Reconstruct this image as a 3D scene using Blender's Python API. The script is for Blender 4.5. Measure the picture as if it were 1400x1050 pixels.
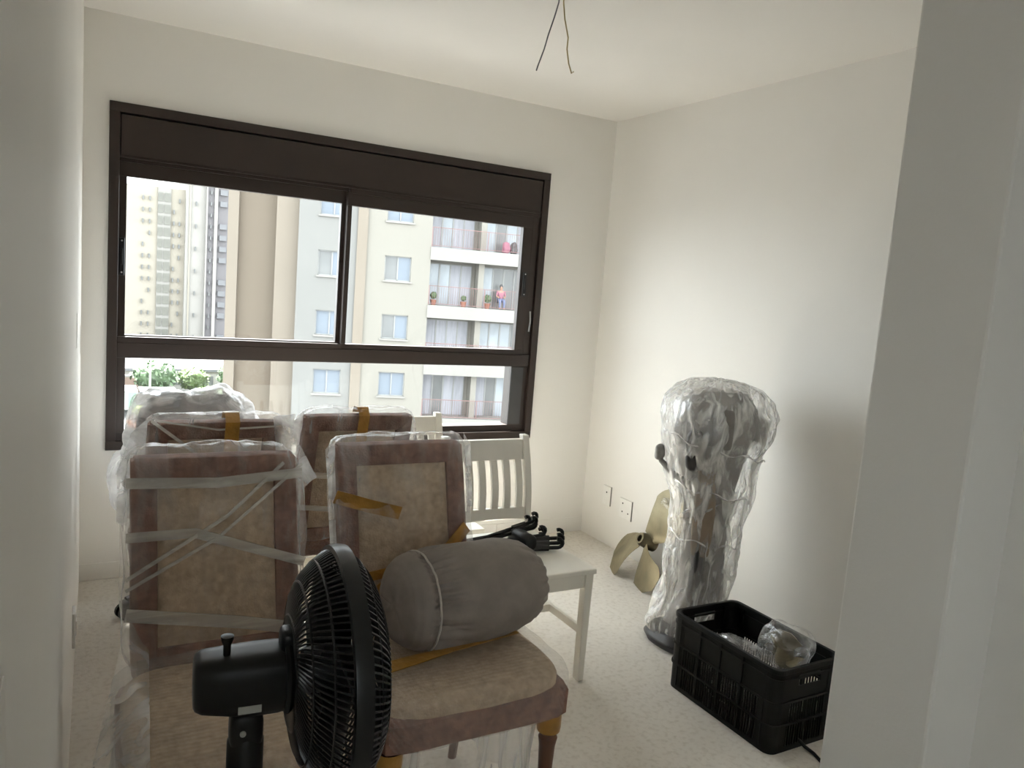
import bpy, bmesh, math, random
from mathutils import Vector, Matrix, noise

# ------------------------------------------------------------------ camera, light, exposure
S = bpy.context.scene
for o in list(bpy.data.objects): bpy.data.objects.remove(o)
COL = S.collection
R = math.radians

F_PX, YAW, PITCH, ROLL, CAM_H = 1054.0, R(29.53), R(6.97), R(4.46), 1.5
fw = Vector((math.sin(YAW)*math.cos(PITCH), math.cos(YAW)*math.cos(PITCH), -math.sin(PITCH)))
rt0 = Vector((math.cos(YAW), -math.sin(YAW), 0)); up0 = rt0.cross(fw)
rt = rt0*math.cos(ROLL) + up0*math.sin(ROLL); up = -rt0*math.sin(ROLL) + up0*math.cos(ROLL)
cd = bpy.data.cameras.new('camera'); cam = bpy.data.objects.new('camera', cd); COL.objects.link(cam)
cd.sensor_width = 36.0; cd.lens = F_PX/1400*36.0; cd.clip_start = 0.01; cd.clip_end = 1000
m = Matrix((rt, up, -fw)).transposed().to_4x4(); m.translation = (0, 0, CAM_H); cam.matrix_world = m
S.camera = cam

W = bpy.data.worlds.new('hazy_sky'); S.world = W; W.use_nodes = True
wn = W.node_tree; wn.nodes.clear()
wb = wn.nodes.new('ShaderNodeBackground'); wo = wn.nodes.new('ShaderNodeOutputWorld')
wb.inputs[0].default_value = (0.93, 0.97, 1.0, 1); wb.inputs[1].default_value = 3.9
wn.links.new(wb.outputs[0], wo.inputs[0])

sd = bpy.data.lights.new('sun', 'SUN'); sun = bpy.data.objects.new('sun', sd); COL.objects.link(sun)
sd.energy = 34.0; sd.angle = R(2.0); sd.color = (1.0, 0.98, 0.945)
SUN_EL, SUN_AZ = R(65), R(-1)
sv = Vector((math.sin(SUN_AZ)*math.cos(SUN_EL), math.cos(SUN_AZ)*math.cos(SUN_EL), math.sin(SUN_EL)))
sun.rotation_euler = sv.to_track_quat('Z', 'Y').to_euler(); sun.location = (3, 9, 30)

S.view_settings.view_transform = 'Standard'; S.view_settings.look = 'None'
S.view_settings.gamma = 1.0; S.view_settings.use_curve_mapping = False
S.view_settings.exposure = 1.13
cy = S.cycles
cy.max_bounces = 14; cy.diffuse_bounces = 8; cy.transparent_max_bounces = 32
cy.use_denoising = True; cy.caustics_reflective = False; cy.caustics_refractive = False
cy.sample_clamp_indirect = 10.0

# ------------------------------------------------------------------ materials
M = {}
def _mat(name):
    mt = bpy.data.materials.new(name); mt.use_nodes = True
    nt = mt.node_tree; nt.nodes.clear()
    out = nt.nodes.new('ShaderNodeOutputMaterial')
    return mt, nt, out

def noise_node(nt, scale, detail=4, dist=0.0, stretch=None, coord='Object'):
    tc = nt.nodes.new('ShaderNodeTexCoord'); src = tc.outputs[coord]
    if stretch:
        mp = nt.nodes.new('ShaderNodeMapping'); mp.inputs['Scale'].default_value = stretch
        nt.links.new(src, mp.inputs[0]); src = mp.outputs[0]
    n = nt.nodes.new('ShaderNodeTexNoise'); n.inputs['Scale'].default_value = scale
    n.inputs['Detail'].default_value = detail; n.inputs['Distortion'].default_value = dist
    nt.links.new(src, n.inputs['Vector'])
    return n

def ramp(nt, src, a, b, ca=(0, 0, 0, 1), cb=(1, 1, 1, 1)):
    r = nt.nodes.new('ShaderNodeValToRGB')
    r.color_ramp.elements[0].position = a; r.color_ramp.elements[1].position = b
    r.color_ramp.elements[0].color = ca; r.color_ramp.elements[1].color = cb
    nt.links.new(src, r.inputs[0]); return r

def pbr(name, col, rough=0.5, metal=0.0, var=(8, 0.12), bump=None, stretch=None, spec=0.5, trans=0.0):
    """solid colour broken up by noise, with optional fine relief"""
    mt, nt, out = _mat(name)
    p = nt.nodes.new('ShaderNodeBsdfPrincipled')
    n = noise_node(nt, var[0], 5, 0.3, stretch)
    c0 = tuple(max(0, x*(1-var[1])) for x in col)+(1,); c1 = tuple(min(1, x*(1+var[1])) for x in col)+(1,)
    rp = ramp(nt, n.outputs[0], 0.3, 0.7, c0, c1)
    nt.links.new(rp.outputs[0], p.inputs['Base Color'])
    p.inputs['Roughness'].default_value = rough; p.inputs['Metallic'].default_value = metal
    p.inputs['Specular IOR Level'].default_value = spec
    if bump:
        bn = noise_node(nt, bump[0], 3, 0, stretch); b = nt.nodes.new('ShaderNodeBump')
        b.inputs['Strength'].default_value = bump[1]; b.inputs['Distance'].default_value = 0.01
        nt.links.new(bn.outputs[0], b.inputs['Height']); nt.links.new(b.outputs[0], p.inputs['Normal'])
    nt.links.new(p.outputs[0], out.inputs[0]); M[name] = mt
    return mt

def film_mat(name, op=0.15, streak=0.4, scale=5.0, tint=(0.9, 0.9, 0.9), stretch=(1, 1, 1), edge=0.5,
             gloss=0.4, rough=0.18, bump=0.5, lo=0.45, hi=0.7, bubble=0):
    """thin plastic film: mostly clear, milky along its creases and where it is seen edge-on"""
    mt, nt, out = _mat(name); L = nt.links
    n = noise_node(nt, scale, 6, 1.2, stretch); rp = ramp(nt, n.outputs[0], lo, hi)
    lw = nt.nodes.new('ShaderNodeLayerWeight'); lw.inputs['Blend'].default_value = 0.25
    def math_(op_, a, b):
        k = nt.nodes.new('ShaderNodeMath'); k.operation = op_
        for i, v in enumerate((a, b)):
            if isinstance(v, (int, float)): k.inputs[i].default_value = v
            else: L.new(v, k.inputs[i])
        return k.outputs[0]
    f = math_('ADD', math_('MULTIPLY', rp.outputs[0], streak), op)
    f = math_('ADD', f, math_('MULTIPLY', lw.outputs['Facing'], edge))
    f = math_('MINIMUM', f, 0.96)
    tr = nt.nodes.new('ShaderNodeBsdfTransparent'); tr.inputs[0].default_value = (1, 1, 1, 1)
    df = nt.nodes.new('ShaderNodeBsdfDiffuse'); df.inputs[0].default_value = tint+(1,)
    tl = nt.nodes.new('ShaderNodeBsdfTranslucent'); tl.inputs[0].default_value = tint+(1,)
    gl = nt.nodes.new('ShaderNodeBsdfGlossy'); gl.inputs[0].default_value = (1, 1, 1, 1); gl.inputs['Roughness'].default_value = rough
    m1 = nt.nodes.new('ShaderNodeMixShader'); m1.inputs[0].default_value = 0.45
    L.new(df.outputs[0], m1.inputs[1]); L.new(tl.outputs[0], m1.inputs[2])
    m2 = nt.nodes.new('ShaderNodeMixShader'); m2.inputs[0].default_value = gloss
    L.new(m1.outputs[0], m2.inputs[1]); L.new(gl.outputs[0], m2.inputs[2])
    m3 = nt.nodes.new('ShaderNodeMixShader'); L.new(f, m3.inputs[0]); L.new(tr.outputs[0], m3.inputs[1]); L.new(m2.outputs[0], m3.inputs[2])
    b = nt.nodes.new('ShaderNodeBump'); b.inputs['Strength'].default_value = bump; b.inputs['Distance'].default_value = 0.02
    if bubble:
        tc = nt.nodes.new('ShaderNodeTexCoord'); v = nt.nodes.new('ShaderNodeTexVoronoi'); v.inputs['Scale'].default_value = bubble
        v.inputs['Randomness'].default_value = 0.15
        sp = nt.nodes.new('ShaderNodeSeparateXYZ'); cb = nt.nodes.new('ShaderNodeCombineXYZ')     # flat bubble grid carried round the edges
        L.new(tc.outputs['Object'], sp.inputs[0])
        L.new(math_('ADD', sp.outputs[0], math_('MULTIPLY', sp.outputs[2], .7)), cb.inputs[0]); L.new(math_('ADD', sp.outputs[1], math_('MULTIPLY', sp.outputs[2], .7)), cb.inputs[1])
        L.new(cb.outputs[0], v.inputs['Vector']); L.new(v.outputs['Distance'], b.inputs['Height']); b.invert = True
        b.inputs['Distance'].default_value = 0.012
    else:
        L.new(n.outputs[0], b.inputs['Height'])
    for s in (df, tl, gl): L.new(b.outputs[0], s.inputs['Normal'])
    L.new(m3.outputs[0], out.inputs[0]); M[name] = mt
    return mt

def glass_mat(name, tint=(0.97, 0.985, 0.98)):
    mt, nt, out = _mat(name); L = nt.links
    lw = nt.nodes.new('ShaderNodeLayerWeight'); lw.inputs['Blend'].default_value = 0.5      # Schlick reflectance of a thin pane
    pw = nt.nodes.new('ShaderNodeMath'); pw.operation = 'POWER'; L.new(lw.outputs['Facing'], pw.inputs[0]); pw.inputs[1].default_value = 5.0
    ad = nt.nodes.new('ShaderNodeMath'); ad.operation = 'MULTIPLY_ADD'; L.new(pw.outputs[0], ad.inputs[0]); ad.inputs[1].default_value = 0.9; ad.inputs[2].default_value = 0.03
    fr = ad
    n = noise_node(nt, 2.0); rp = ramp(nt, n.outputs[0], 0.2, 0.8, tuple(x*0.99 for x in tint)+(1,), tint+(1,))
    tr = nt.nodes.new('ShaderNodeBsdfTransparent'); L.new(rp.outputs[0], tr.inputs[0])
    gl = nt.nodes.new('ShaderNodeBsdfGlossy'); gl.inputs['Roughness'].default_value = 0.02
    mx = nt.nodes.new('ShaderNodeMixShader'); L.new(fr.outputs[0], mx.inputs[0]); L.new(tr.outputs[0], mx.inputs[1]); L.new(gl.outputs[0], mx.inputs[2])
    L.new(mx.outputs[0], out.inputs[0]); M[name] = mt

pbr('wall_paint', (0.80, 0.785, 0.752), 0.55, var=(1.2, 0.025), bump=(220, 0.04), spec=0.25)
pbr('ceiling_paint', (0.82, 0.80, 0.765), 0.7, var=(1.0, 0.02), bump=(180, 0.03), spec=0.2)
pbr('window_brown', (0.024, 0.0145, 0.011), 0.42, var=(6, 0.12))
pbr('window_seal', (0.05, 0.05, 0.052), 0.5)
pbr('latch_black', (0.006, 0.006, 0.007), 0.35)
pbr('bright_steel', (0.7, 0.7, 0.7), 0.3, 1.0)
glass_mat('glass')
pbr('outlet_white', (0.82, 0.81, 0.78), 0.35, var=(20, 0.02))
pbr('outlet_hole', (0.02, 0.02, 0.02), 0.6)
pbr('painted_shade', (0.25, 0.24, 0.22), 0.7)
pbr('wire_grey', (0.12, 0.12, 0.14), 0.45); pbr('wire_yellow', (0.42, 0.34, 0.16), 0.45)
pbr('white_paint_wood', (0.78, 0.75, 0.68), 0.38, var=(10, 0.04), stretch=(1, 1, 0.2))
pbr('black_plastic', (0.005, 0.0055, 0.006), 0.4, var=(30, 0.2), spec=0.28)
pbr('black_gloss', (0.007, 0.0075, 0.008), 0.28, var=(30, 0.2), spec=0.4)
pbr('crate_plastic', (0.005, 0.0055, 0.0055), 0.5, var=(25, 0.25), spec=0.22)
pbr('sticker', (0.32, 0.33, 0.30), 0.5)
pbr('sack_grey', (0.235, 0.205, 0.182), 0.7, var=(14, 0.10), bump=(40, 0.10), spec=0.25)
pbr('sack_seam', (0.45, 0.41, 0.37), 0.8)
pbr('chair_beige', (0.44, 0.335, 0.235), 0.8, var=(45, 0.20), bump=(160, 0.3), spec=0.2)
pbr('chair_brown', (0.195, 0.105, 0.078), 0.75, var=(40, 0.30), bump=(160, 0.3), spec=0.2)
pbr('chair_wood', (0.115, 0.045, 0.022), 0.4, var=(9, 0.3), stretch=(4, 4, 0.6))
pbr('tape_amber', (0.36, 0.185, 0.035), 0.28, var=(16, 0.3), bump=(30, 0.5))
pbr('brass', (0.25, 0.215, 0.135), 0.45, 0.6, var=(7, 0.30), bump=(30, 0.15))
pbr('brass_dark', (0.22, 0.19, 0.12), 0.5, 0.6, var=(9, 0.4), bump=(30, 0.2))
pbr('motor_grey', (0.208, 0.195, 0.189), 0.5, var=(10, 0.35))
pbr('motor_dark', (0.035, 0.034, 0.036), 0.45, var=(12, 0.3))
pbr('cardboard', (0.27, 0.215, 0.165), 0.8, var=(10, 0.15))
pbr('office_fabric', (0.10, 0.10, 0.115), 0.8, var=(20, 0.3))
pbr('dust_grey', (0.30, 0.29, 0.28), 0.8, var=(12, 0.3))

film_mat('film_back', op=0.055, streak=0.34, scale=4.6, stretch=(3.5, 1, 0.7), edge=0.42, bump=0.25, lo=0.47, hi=0.75, gloss=0.25)
film_mat('film_skirt', op=0.16, streak=0.40, scale=4.5, stretch=(2.2, 2.2, 0.6), edge=0.45, bump=0.5, lo=0.42, hi=0.72)
film_mat('film_bundle', op=0.22, streak=0.70, scale=11, stretch=(1.5, 1.5, 0.55), edge=0.40, bump=1.0, lo=0.44, hi=0.66, tint=(0.9, 0.9, 0.89), gloss=0.28)
film_mat('film_office', op=0.48, streak=0.5, scale=9, stretch=(0.7, 1, 1.6), edge=0.3, bump=1.0, lo=0.42, hi=0.62, tint=(0.78, 0.78, 0.79), gloss=0.3)
film_mat('film_clear', op=0.08, streak=0.42, scale=9, edge=0.45, bump=0.9, lo=0.46, hi=0.66, gloss=0.5, rough=0.1)
film_mat('film_white', op=0.42, streak=0.45, scale=8, edge=0.35, bump=0.5, tint=(0.9, 0.9, 0.91))
film_mat('film_strap', op=0.50, streak=0.22, scale=6, stretch=(0.5, 3, 6), edge=0.1, bump=0.3, tint=(0.80, 0.78, 0.72), gloss=0.25)
film_mat('bubble_wrap', op=0.10, streak=0.05, scale=7, edge=0.11, bump=0.6, gloss=0.45, rough=0.28, bubble=70)

def floor_mat():
    mt, nt, out = _mat('floor_screed'); L = nt.links
    p = nt.nodes.new('ShaderNodeBsdfPrincipled')
    a = noise_node(nt, 1.6, 8, 0.6); b = noise_node(nt, 48, 10, 0.25)
    r1 = ramp(nt, a.outputs[0], 0.3, 0.72, (0.67, 0.63, 0.57, 1), (0.78, 0.74, 0.68, 1))
    r2 = ramp(nt, b.outputs[0], 0.28, 0.52, (0.74, 0.71, 0.67, 1), (1, 1, 1, 1))
    mx = nt.nodes.new('ShaderNodeMixRGB'); mx.blend_type = 'MULTIPLY'; mx.inputs[0].default_value = 0.6
    L.new(r1.outputs[0], mx.inputs[1]); L.new(r2.outputs[0], mx.inputs[2]); L.new(mx.outputs[0], p.inputs['Base Color'])
    p.inputs['Roughness'].default_value = 0.82; p.inputs['Specular IOR Level'].default_value = 0.2
    bp = nt.nodes.new('ShaderNodeBump'); bp.inputs['Strength'].default_value = 0.25; bp.inputs['Distance'].default_value = 0.01
    L.new(b.outputs[0], bp.inputs['Height']); L.new(bp.outputs[0], p.inputs['Normal'])
    L.new(p.outputs[0], out.inputs[0]); M['floor_screed'] = mt
floor_mat()

# outside
pbr('facade_cream', (0.167, 0.159, 0.138), 0.8, var=(0.3, 0.03)); pbr('facade_grey', (0.138, 0.138, 0.131), 0.8, var=(0.3, 0.03))
pbr('facade_beige', (0.105, 0.085, 0.063), 0.8, var=(0.4, 0.03)); pbr('facade_sand', (0.149, 0.128, 0.102), 0.8, var=(0.4, 0.03))
pbr('slab_white', (0.185, 0.179, 0.165), 0.8, var=(0.5, 0.03))
pbr('shutter_blue', (0.116, 0.139, 0.167), 0.6, var=(0.8, 0.05)); pbr('pane_dark', (0.1, 0.105, 0.105), 0.25, var=(0.8, 0.2))
pbr('window_alu', (0.193, 0.197, 0.193), 0.5); pbr('door_pane', (0.236, 0.265, 0.29), 0.3, var=(0.7, 0.25))
pbr('curtain', (0.261, 0.265, 0.29), 0.8, var=(3, 0.15), stretch=(3, 3, 0.2))
pbr('skin_tone', (0.30, 0.17, 0.12), 0.6); pbr('jeans_blue', (0.10, 0.13, 0.22), 0.8)
pbr('railing_red', (0.15, 0.075, 0.07), 0.5); pbr('pot_clay', (0.2, 0.08, 0.05), 0.8); pbr('pink_cloth', (0.22, 0.085, 0.12), 0.8)
pbr('leaf_dark', (0.048, 0.082, 0.036), 0.7, var=(0.8, 0.5)); pbr('leaf_light', (0.067, 0.1, 0.031), 0.7, var=(0.8, 0.45))
pbr('leaf_yellow', (0.189, 0.225, 0.045), 0.7, var=(0.9, 0.4)); pbr('bark', (0.22, 0.17, 0.13), 0.9)
pbr('tower_cream', (0.22, 0.202, 0.167), 0.8, var=(0.1, 0.03)); pbr('tower_white', (0.228, 0.22, 0.204), 0.8, var=(0.1, 0.03))
pbr('tower_violet', (0.102, 0.097, 0.102), 0.8, var=(0.1, 0.05)); pbr('tower_window', (0.1, 0.1, 0.085), 0.4, var=(0.2, 0.3))
pbr('asphalt', (0.09, 0.09, 0.09), 0.9, var=(0.2, 0.15)); pbr('lawn', (0.039, 0.045, 0.019), 0.9, var=(0.15, 0.3))
pbr('brick_wall', (0.168, 0.12, 0.096), 0.9); pbr('truck_white', (0.275, 0.3, 0.29), 0.4); pbr('truck_green', (0.16, 0.45, 0.25), 0.4)
pbr('pole_white', (0.7, 0.7, 0.68), 0.5); pbr('orange_paint', (0.62, 0.22, 0.08), 0.6); pbr('steel_roof', (0.105, 0.108, 0.115), 0.6)

# ------------------------------------------------------------------ helpers
def new(): return bmesh.new()

def box(bm, c, s, rot=None):
    v = []
    for z in (-.5, .5):
        for y in (-.5, .5):
            for x in (-.5, .5):
                p = Vector((x*s[0], y*s[1], z*s[2]))
                if rot is not None: p = rot @ p
                v.append(bm.verts.new(p+Vector(c)))
    for f in ((0, 2, 3, 1), (4, 5, 7, 6), (0, 1, 5, 4), (2, 6, 7, 3), (0, 4, 6, 2), (1, 3, 7, 5)):
        bm.faces.new([v[i] for i in f])

def bx(bm, a, b):
    box(bm, [(a[i]+b[i])/2 for i in range(3)], [abs(b[i]-a[i]) for i in range(3)])

def ring_loft(bm, rings, cap=True, close=True):
    vs = [[bm.verts.new(p) for p in r] for r in rings]
    n = len(vs[0])
    for a, b in zip(vs, vs[1:]):
        for i in range(n if close else n-1):
            j = (i+1) % n
            bm.faces.new((a[i], a[j], b[j], b[i]))
    if cap and close:
        try:
            bm.faces.new(list(reversed(vs[0]))); bm.faces.new(vs[-1])
        except ValueError: pass
    return vs

def tube(bm, pts, r, n=8, cap=True):
    pts = [Vector(p) for p in pts]; rr = r if isinstance(r, (list, tuple)) else [r]*len(pts)
    rings = []; prev = None
    for i, p in enumerate(pts):
        a = pts[max(i-1, 0)]; b = pts[min(i+1, len(pts)-1)]; d = (b-a).normalized()
        if prev is None: u = d.orthogonal().normalized()
        else: u = (prev-d*prev.dot(d)); u = u.normalized() if u.length > 1e-6 else d.orthogonal().normalized()
        prev = u; w = d.cross(u)
        rings.append([p+(u*math.cos(2*math.pi*k/n)+w*math.sin(2*math.pi*k/n))*rr[i] for k in range(n)])
    ring_loft(bm, rings, cap)

def lathe(bm, prof, n=24, axis='z', c=(0, 0, 0), cap=True):
    rings = []
    for r, h in prof:
        rg = []
        for k in range(n):
            a = 2*math.pi*k/n; x, y = r*math.cos(a), r*math.sin(a)
            p = {'z': (x, y, h), 'x': (h, x, y), 'y': (y, h, x)}[axis]
            rg.append(Vector(p)+Vector(c))
        rings.append(rg)
    ring_loft(bm, rings, cap)

def blob(bm, c, s, p=8, cuts=12, amp=0.0, freq=6, seed=0, fold=0.0, shear=None):
    """rounded box (superellipsoid of power p) with noisy surface"""
    t = bmesh.new(); bmesh.ops.create_cube(t, size=2); bmesh.ops.subdivide_edges(t, edges=t.edges[:], cuts=cuts, use_grid_fill=True)
    off = Vector((seed*7.31, seed*3.17, seed*1.73)); idx = {}
    for v in t.verts:
        q = v.co; L = (abs(q.x)**p+abs(q.y)**p+abs(q.z)**p)**(1/p); q = q/L
        w = Vector((q.x*s[0]/2, q.y*s[1]/2, q.z*s[2]/2))
        nrm = Vector((q.x*abs(q.x)**(p-2)/s[0], q.y*abs(q.y)**(p-2)/s[1], q.z*abs(q.z)**(p-2)/s[2]))
        nrm = nrm.normalized() if nrm.length > 1e-9 else q
        d = amp*noise.noise(w*freq+off)+fold*abs(noise.noise(Vector((w.x*freq*2.3, w.y*freq*2.3, w.z*freq*.7))+off))
        w = w+nrm*d
        if shear: w.y += shear*w.z
        idx[v.index] = bm.verts.new(w+Vector(c))
    for f in t.faces: bm.faces.new([idx[v.index] for v in f.verts])
    t.free()

def obj(name, bm, mat, parent=None, smooth=False, bevel=0.0, angle=40, seg=2):
    me = bpy.data.meshes.new(name)
    bmesh.ops.recalc_face_normals(bm, faces=bm.faces[:]); bm.to_mesh(me); bm.free()
    me.materials.append(M[mat])
    o = bpy.data.objects.new(name, me); COL.objects.link(o)
    if smooth:
        for p in me.polygons: p.use_smooth = True
        try: me.set_sharp_from_angle(angle=R(angle))
        except Exception: pass
    if bevel:
        md = o.modifiers.new('bevel', 'BEVEL'); md.width = bevel; md.segments = seg; md.limit_method = 'ANGLE'
    if parent is not None: o.parent = parent
    return o

def tag(o, label, cat, group=None):
    o['label'] = label; o['category'] = cat
    if group: o['group'] = group
    return o

def thing(name, label, cat, loc=(0, 0, 0), rz=0.0, group=None):
    o = bpy.data.objects.new(name, None); COL.objects.link(o); o.location = loc; o.rotation_euler = (0, 0, rz)
    o.empty_display_size = 0.1
    return tag(o, label, cat, group)

def struct(name, bm, mat, **k):
    o = obj(name, bm, mat, **k); o['kind'] = 'structure'; return o

def copy_part(src, parent, loc=None, name=None):
    c = src.copy(); COL.objects.link(c); c.parent = parent
    if loc is not None: c.location = loc
    return c

# ------------------------------------------------------------------ room shell
YB, XR, HC, XL = 3.94, 2.82, 2.55, -0.02
Y0, Y1 = 0.52, 0.665            # partition with the door opening
XJ = 0.93
b = new(); bx(b, (-1.6, -1.6, -0.12), (XR+.2, YB+.18, 0)); struct('floor', b, 'floor_screed')
b = new(); bx(b, (-1.6, -1.6, HC), (XR+.2, YB+.18, HC+.15)); struct('ceiling', b, 'ceiling_paint')
WX0, WX1, WZ0, WZ1 = 0.105, 2.378, 0.621, 2.183
b = new()
bx(b, (XL-.2, YB, 0), (WX0+.02, YB+.16, HC)); bx(b, (WX1-.02, YB, 0), (XR+.2, YB+.16, HC))
bx(b, (WX0+.02, YB, 0), (WX1-.02, YB+.16, WZ0+.02)); bx(b, (WX0+.02, YB, WZ1-.02), (WX1-.02, YB+.16, HC))
struct('wall_back', b, 'wall_paint')
b = new(); bx(b, (XR, Y1, 0), (XR+.18, YB, HC)); struct('wall_right', b, 'wall_paint')
b = new(); ring_loft(b, [[(-.2, .2, z), (-.028, .2, z), (-.028, 1.9, z), (.004, YB, z), (-.2, YB, z)] for z in (0, HC)]); struct('wall_left', b, 'wall_paint')
b = new(); bx(b, (XJ, Y0, 0), (XR+.18, Y1, HC)); struct('wall_front', b, 'wall_paint', bevel=0.004)
b = new(); bx(b, (1.037, -1.45, 0), (1.2, Y0, HC)); struct('wall_corridor', b, 'wall_paint')
b = new(); bx(b, (-1.5, 0.2, 0), (XL-.18, 0.36, HC)); struct('wall_corridor_end', b, 'wall_paint')
b = new()      # rear of the corridor, with an unseen window added to light the chair fronts
bx(b, (-1.5, -1.6, 0), (-.75, -1.45, HC)); bx(b, (-.12, -1.6, 0), (1.2, -1.45, HC)); bx(b, (-.75, -1.6, 0), (-.12, -1.45, .9)); bx(b, (-.75, -1.6, 2.15), (-.12, -1.45, HC))
bx(b, (-1.6, -1.6, 0), (-1.5, 0.36, HC)); struct('wall_corridor_rear', b, 'wall_paint')
w2_ = bpy.data.objects.new('added_fill_window', None); COL.objects.link(w2_); w2_['kind'] = 'structure'  # added window behind the camera, gives daylight fill
b = new(); bx(b, (-.75, -1.56, .9), (-.70, -1.50, 2.15)); bx(b, (-.17, -1.56, .9), (-.12, -1.50, 2.15)); bx(b, (-.75, -1.56, .9), (-.12, -1.50, .95)); bx(b, (-.75, -1.56, 2.10), (-.12, -1.50, 2.15)); bx(b, (-.46, -1.56, .9), (-.42, -1.50, 2.15))
obj('window_frame', b, 'window_brown', w2_)
b = new(); bx(b, (-.73, -1.535, .92), (-.14, -1.53, 2.13)); obj('window_pane', b, 'glass', w2_)
# rough plaster band left where the skirting has not been fitted yet
b = new()
for x0, x1 in ((XL, .30), (.30, .9), (.9, 1.6), (1.6, 2.2), (2.2, XR)):
    bx(b, (x0, YB-.006, 0), (x1, YB, .085+.012*math.sin(x0*9)))
struct('trim_1', b, 'wall_paint', bevel=0.003)

# ------------------------------------------------------------------ window
def frame(bm, x0, x1, z0, z1, l, r, bt, tp, y0, y1):
    """rectangular frame, stiles between the rails so that no faces coincide"""
    bx(bm, (x0, y0, z0), (x1, y1, z0+bt)); bx(bm, (x0, y0, z1-tp), (x1, y1, z1))
    bx(bm, (x0, y0, z0+bt), (x0+l, y1, z1-tp)); bx(bm, (x1-r, y0, z0+bt), (x1, y1, z1-tp))
win = bpy.data.objects.new('window_1', None); COL.objects.link(win); win['kind'] = 'structure'
YF = YB-.014
b = new()
fb = 0.042
frame(b, WX0, WX1, WZ0, WZ1, fb, fb, fb, fb, YF, YB+.12)
obj('window_frame', b, 'window_brown', win, bevel=.002)
b = new(); bx(b, (WX0+fb+.004, YF+.006, 1.955), (WX1-fb-.004, YB+.11, WZ1-fb-.008)); obj('shutter_box', b, 'window_brown', win, bevel=.003)
b = new(); bx(b, (WX0+fb, YF+.004, 1.948), (WX1-fb, YF+.02, 1.955)); obj('shutter_box_lip', b, 'window_brown', win)
b = new(); bx(b, (WX0+.01, YB+.10, 1.90), (WX1-.01, YB+.13, WZ1-.005)); obj('shutter_light_block', b, 'window_brown', win)  # backing plate added to block sky light leaking through the gaps
b = new(); bx(b, (WX0+fb, YF+.012, 1.052), (WX1-fb, YB+.11, 1.122)); obj('transom', b, 'window_brown', win, bevel=.002)
b = new()   # frame round the fixed lower light
frame(b, WX0+fb, WX1-fb, WZ0+fb, 1.052, .036, .113, .037, .002, YF+.02, YB+.09); obj('lower_light_frame', b, 'window_brown', win, bevel=.002)
b = new(); bx(b, (WX1-.152, YF+.016, .705), (WX1-.075, YF+.0205, 1.045)); obj('side_channel_cover', b, 'window_seal', win)
b = new(); bx(b, (WX0+.07, YB+.012, .69), (WX1-.14, YB+.017, 1.06)); obj('window_pane', b, 'glass', win)
def sash(x0, x1, gx0, gx1, z0, z1, gz0, gz1, y):
    t = new()
    frame(t, x0, x1, z0, z1, gx0-x0, x1-gx1, gz0-z0, z1-gz1, y, y+.035)
    s = obj('sash', t, 'window_brown', win, bevel=.002)
    t = new(); bx(t, (gx0-.005, y+.016, gz0-.005), (gx1+.005, y+.021, gz1+.005)); obj('window_pane', t, 'glass', s)
    return s
s1 = sash(WX0+fb, 1.215, .180, 1.170, 1.118, 1.950, 1.155, 1.872, YB+.045)
s2 = sash(1.190, WX1-.085, 1.214, 2.232, 1.118, 1.935, 1.150, 1.862, YB+.005)
b = new(); bx(b, (WX0+fb, YF+.014, 1.120), (1.19, YF+.024, 1.150)); obj('transom_cover_lip', b, 'window_brown', win, bevel=.002)  # lip added to hide the sunlit top of the transom
b = new(); bx(b, (WX1-.088, YF+.018, 1.122), (WX1-fb, YB+.10, 1.948)); obj('side_track', b, 'window_brown', win, bevel=.004)
b = new(); bx(b, (1.20, YF+.012, 1.925), (WX1-fb, YB+.09, 1.956)); bx(b, (WX0+fb, YB+.03, 1.935), (WX1-fb, YB+.11, 1.956)); obj('top_track', b, 'window_brown', win, bevel=.002)
def latch(parent, x, z, y, h):
    t = new(); bx(t, (x-.012, y-.010, z-h/2), (x+.012, y, z+h/2)); l = obj('latch', t, 'latch_black', parent, bevel=.004)
    t = new()
    for q in (-.42, .42): lathe(t, [(.004, 0), (.004, -.002)], 8, 'y', (x, y-.010, z+q*h))
    obj('latch_screw', t, 'bright_steel', l)
    t = new(); bx(t, (x-.004, y-.016, z-h*.22), (x+.004, y-.009, z+h*.22)); obj('latch_lever', t, 'latch_black', l, bevel=.002)
latch(s1, .163, 1.512, YB+.045, .17); latch(s2, 2.262, 1.535, YB+.005, .14)
b = new(); tube(b, [(2.318, YF+.016, 1.38), (2.320, YF+.010, 1.32), (2.318, YF+.016, 1.26)], .005); obj('pull_handle', b, 'bright_steel', win, smooth=True)

# ------------------------------------------------------------------ electrical bits
def plate(name, label, loc, rz, w, h, holes, group=None):
    t = thing(name, label, 'outlet', loc, rz)
    q = new(); box(q, (0, -.004, 0), (w, .008, h)); obj('cover_plate', q, 'outlet_white', t, bevel=.003)
    q = new(); box(q, (w/2+.001, -.003, 0), (.003, .006, h)); obj('plate_edge_shade', q, 'painted_shade', t)  # grey strip paints the shade along one side of the plate
    for hx, hz in holes:
        q = new(); lathe(q, [(.0052, -.0079), (.0052, -.0086)], 10, 'y', (hx, 0, hz)); obj('socket_hole', q, 'outlet_hole', t)
    return t
plate('wall_outlet', 'small white single outlet plate on the wall nearest the room corner', (XR, 3.69, .30), R(-90), .075, .118, [(0, .02)])
plate('wall_outlet', 'wide white double outlet plate low on the wall beside the propeller', (XR, 3.50, .268), R(-90), .115, .118, [(-.025, .03), (-.025, -.02), (.03, -.02)])
def wall_x(y): return -.028+max(0, (y-1.9)/(YB-1.9))*.032
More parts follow.
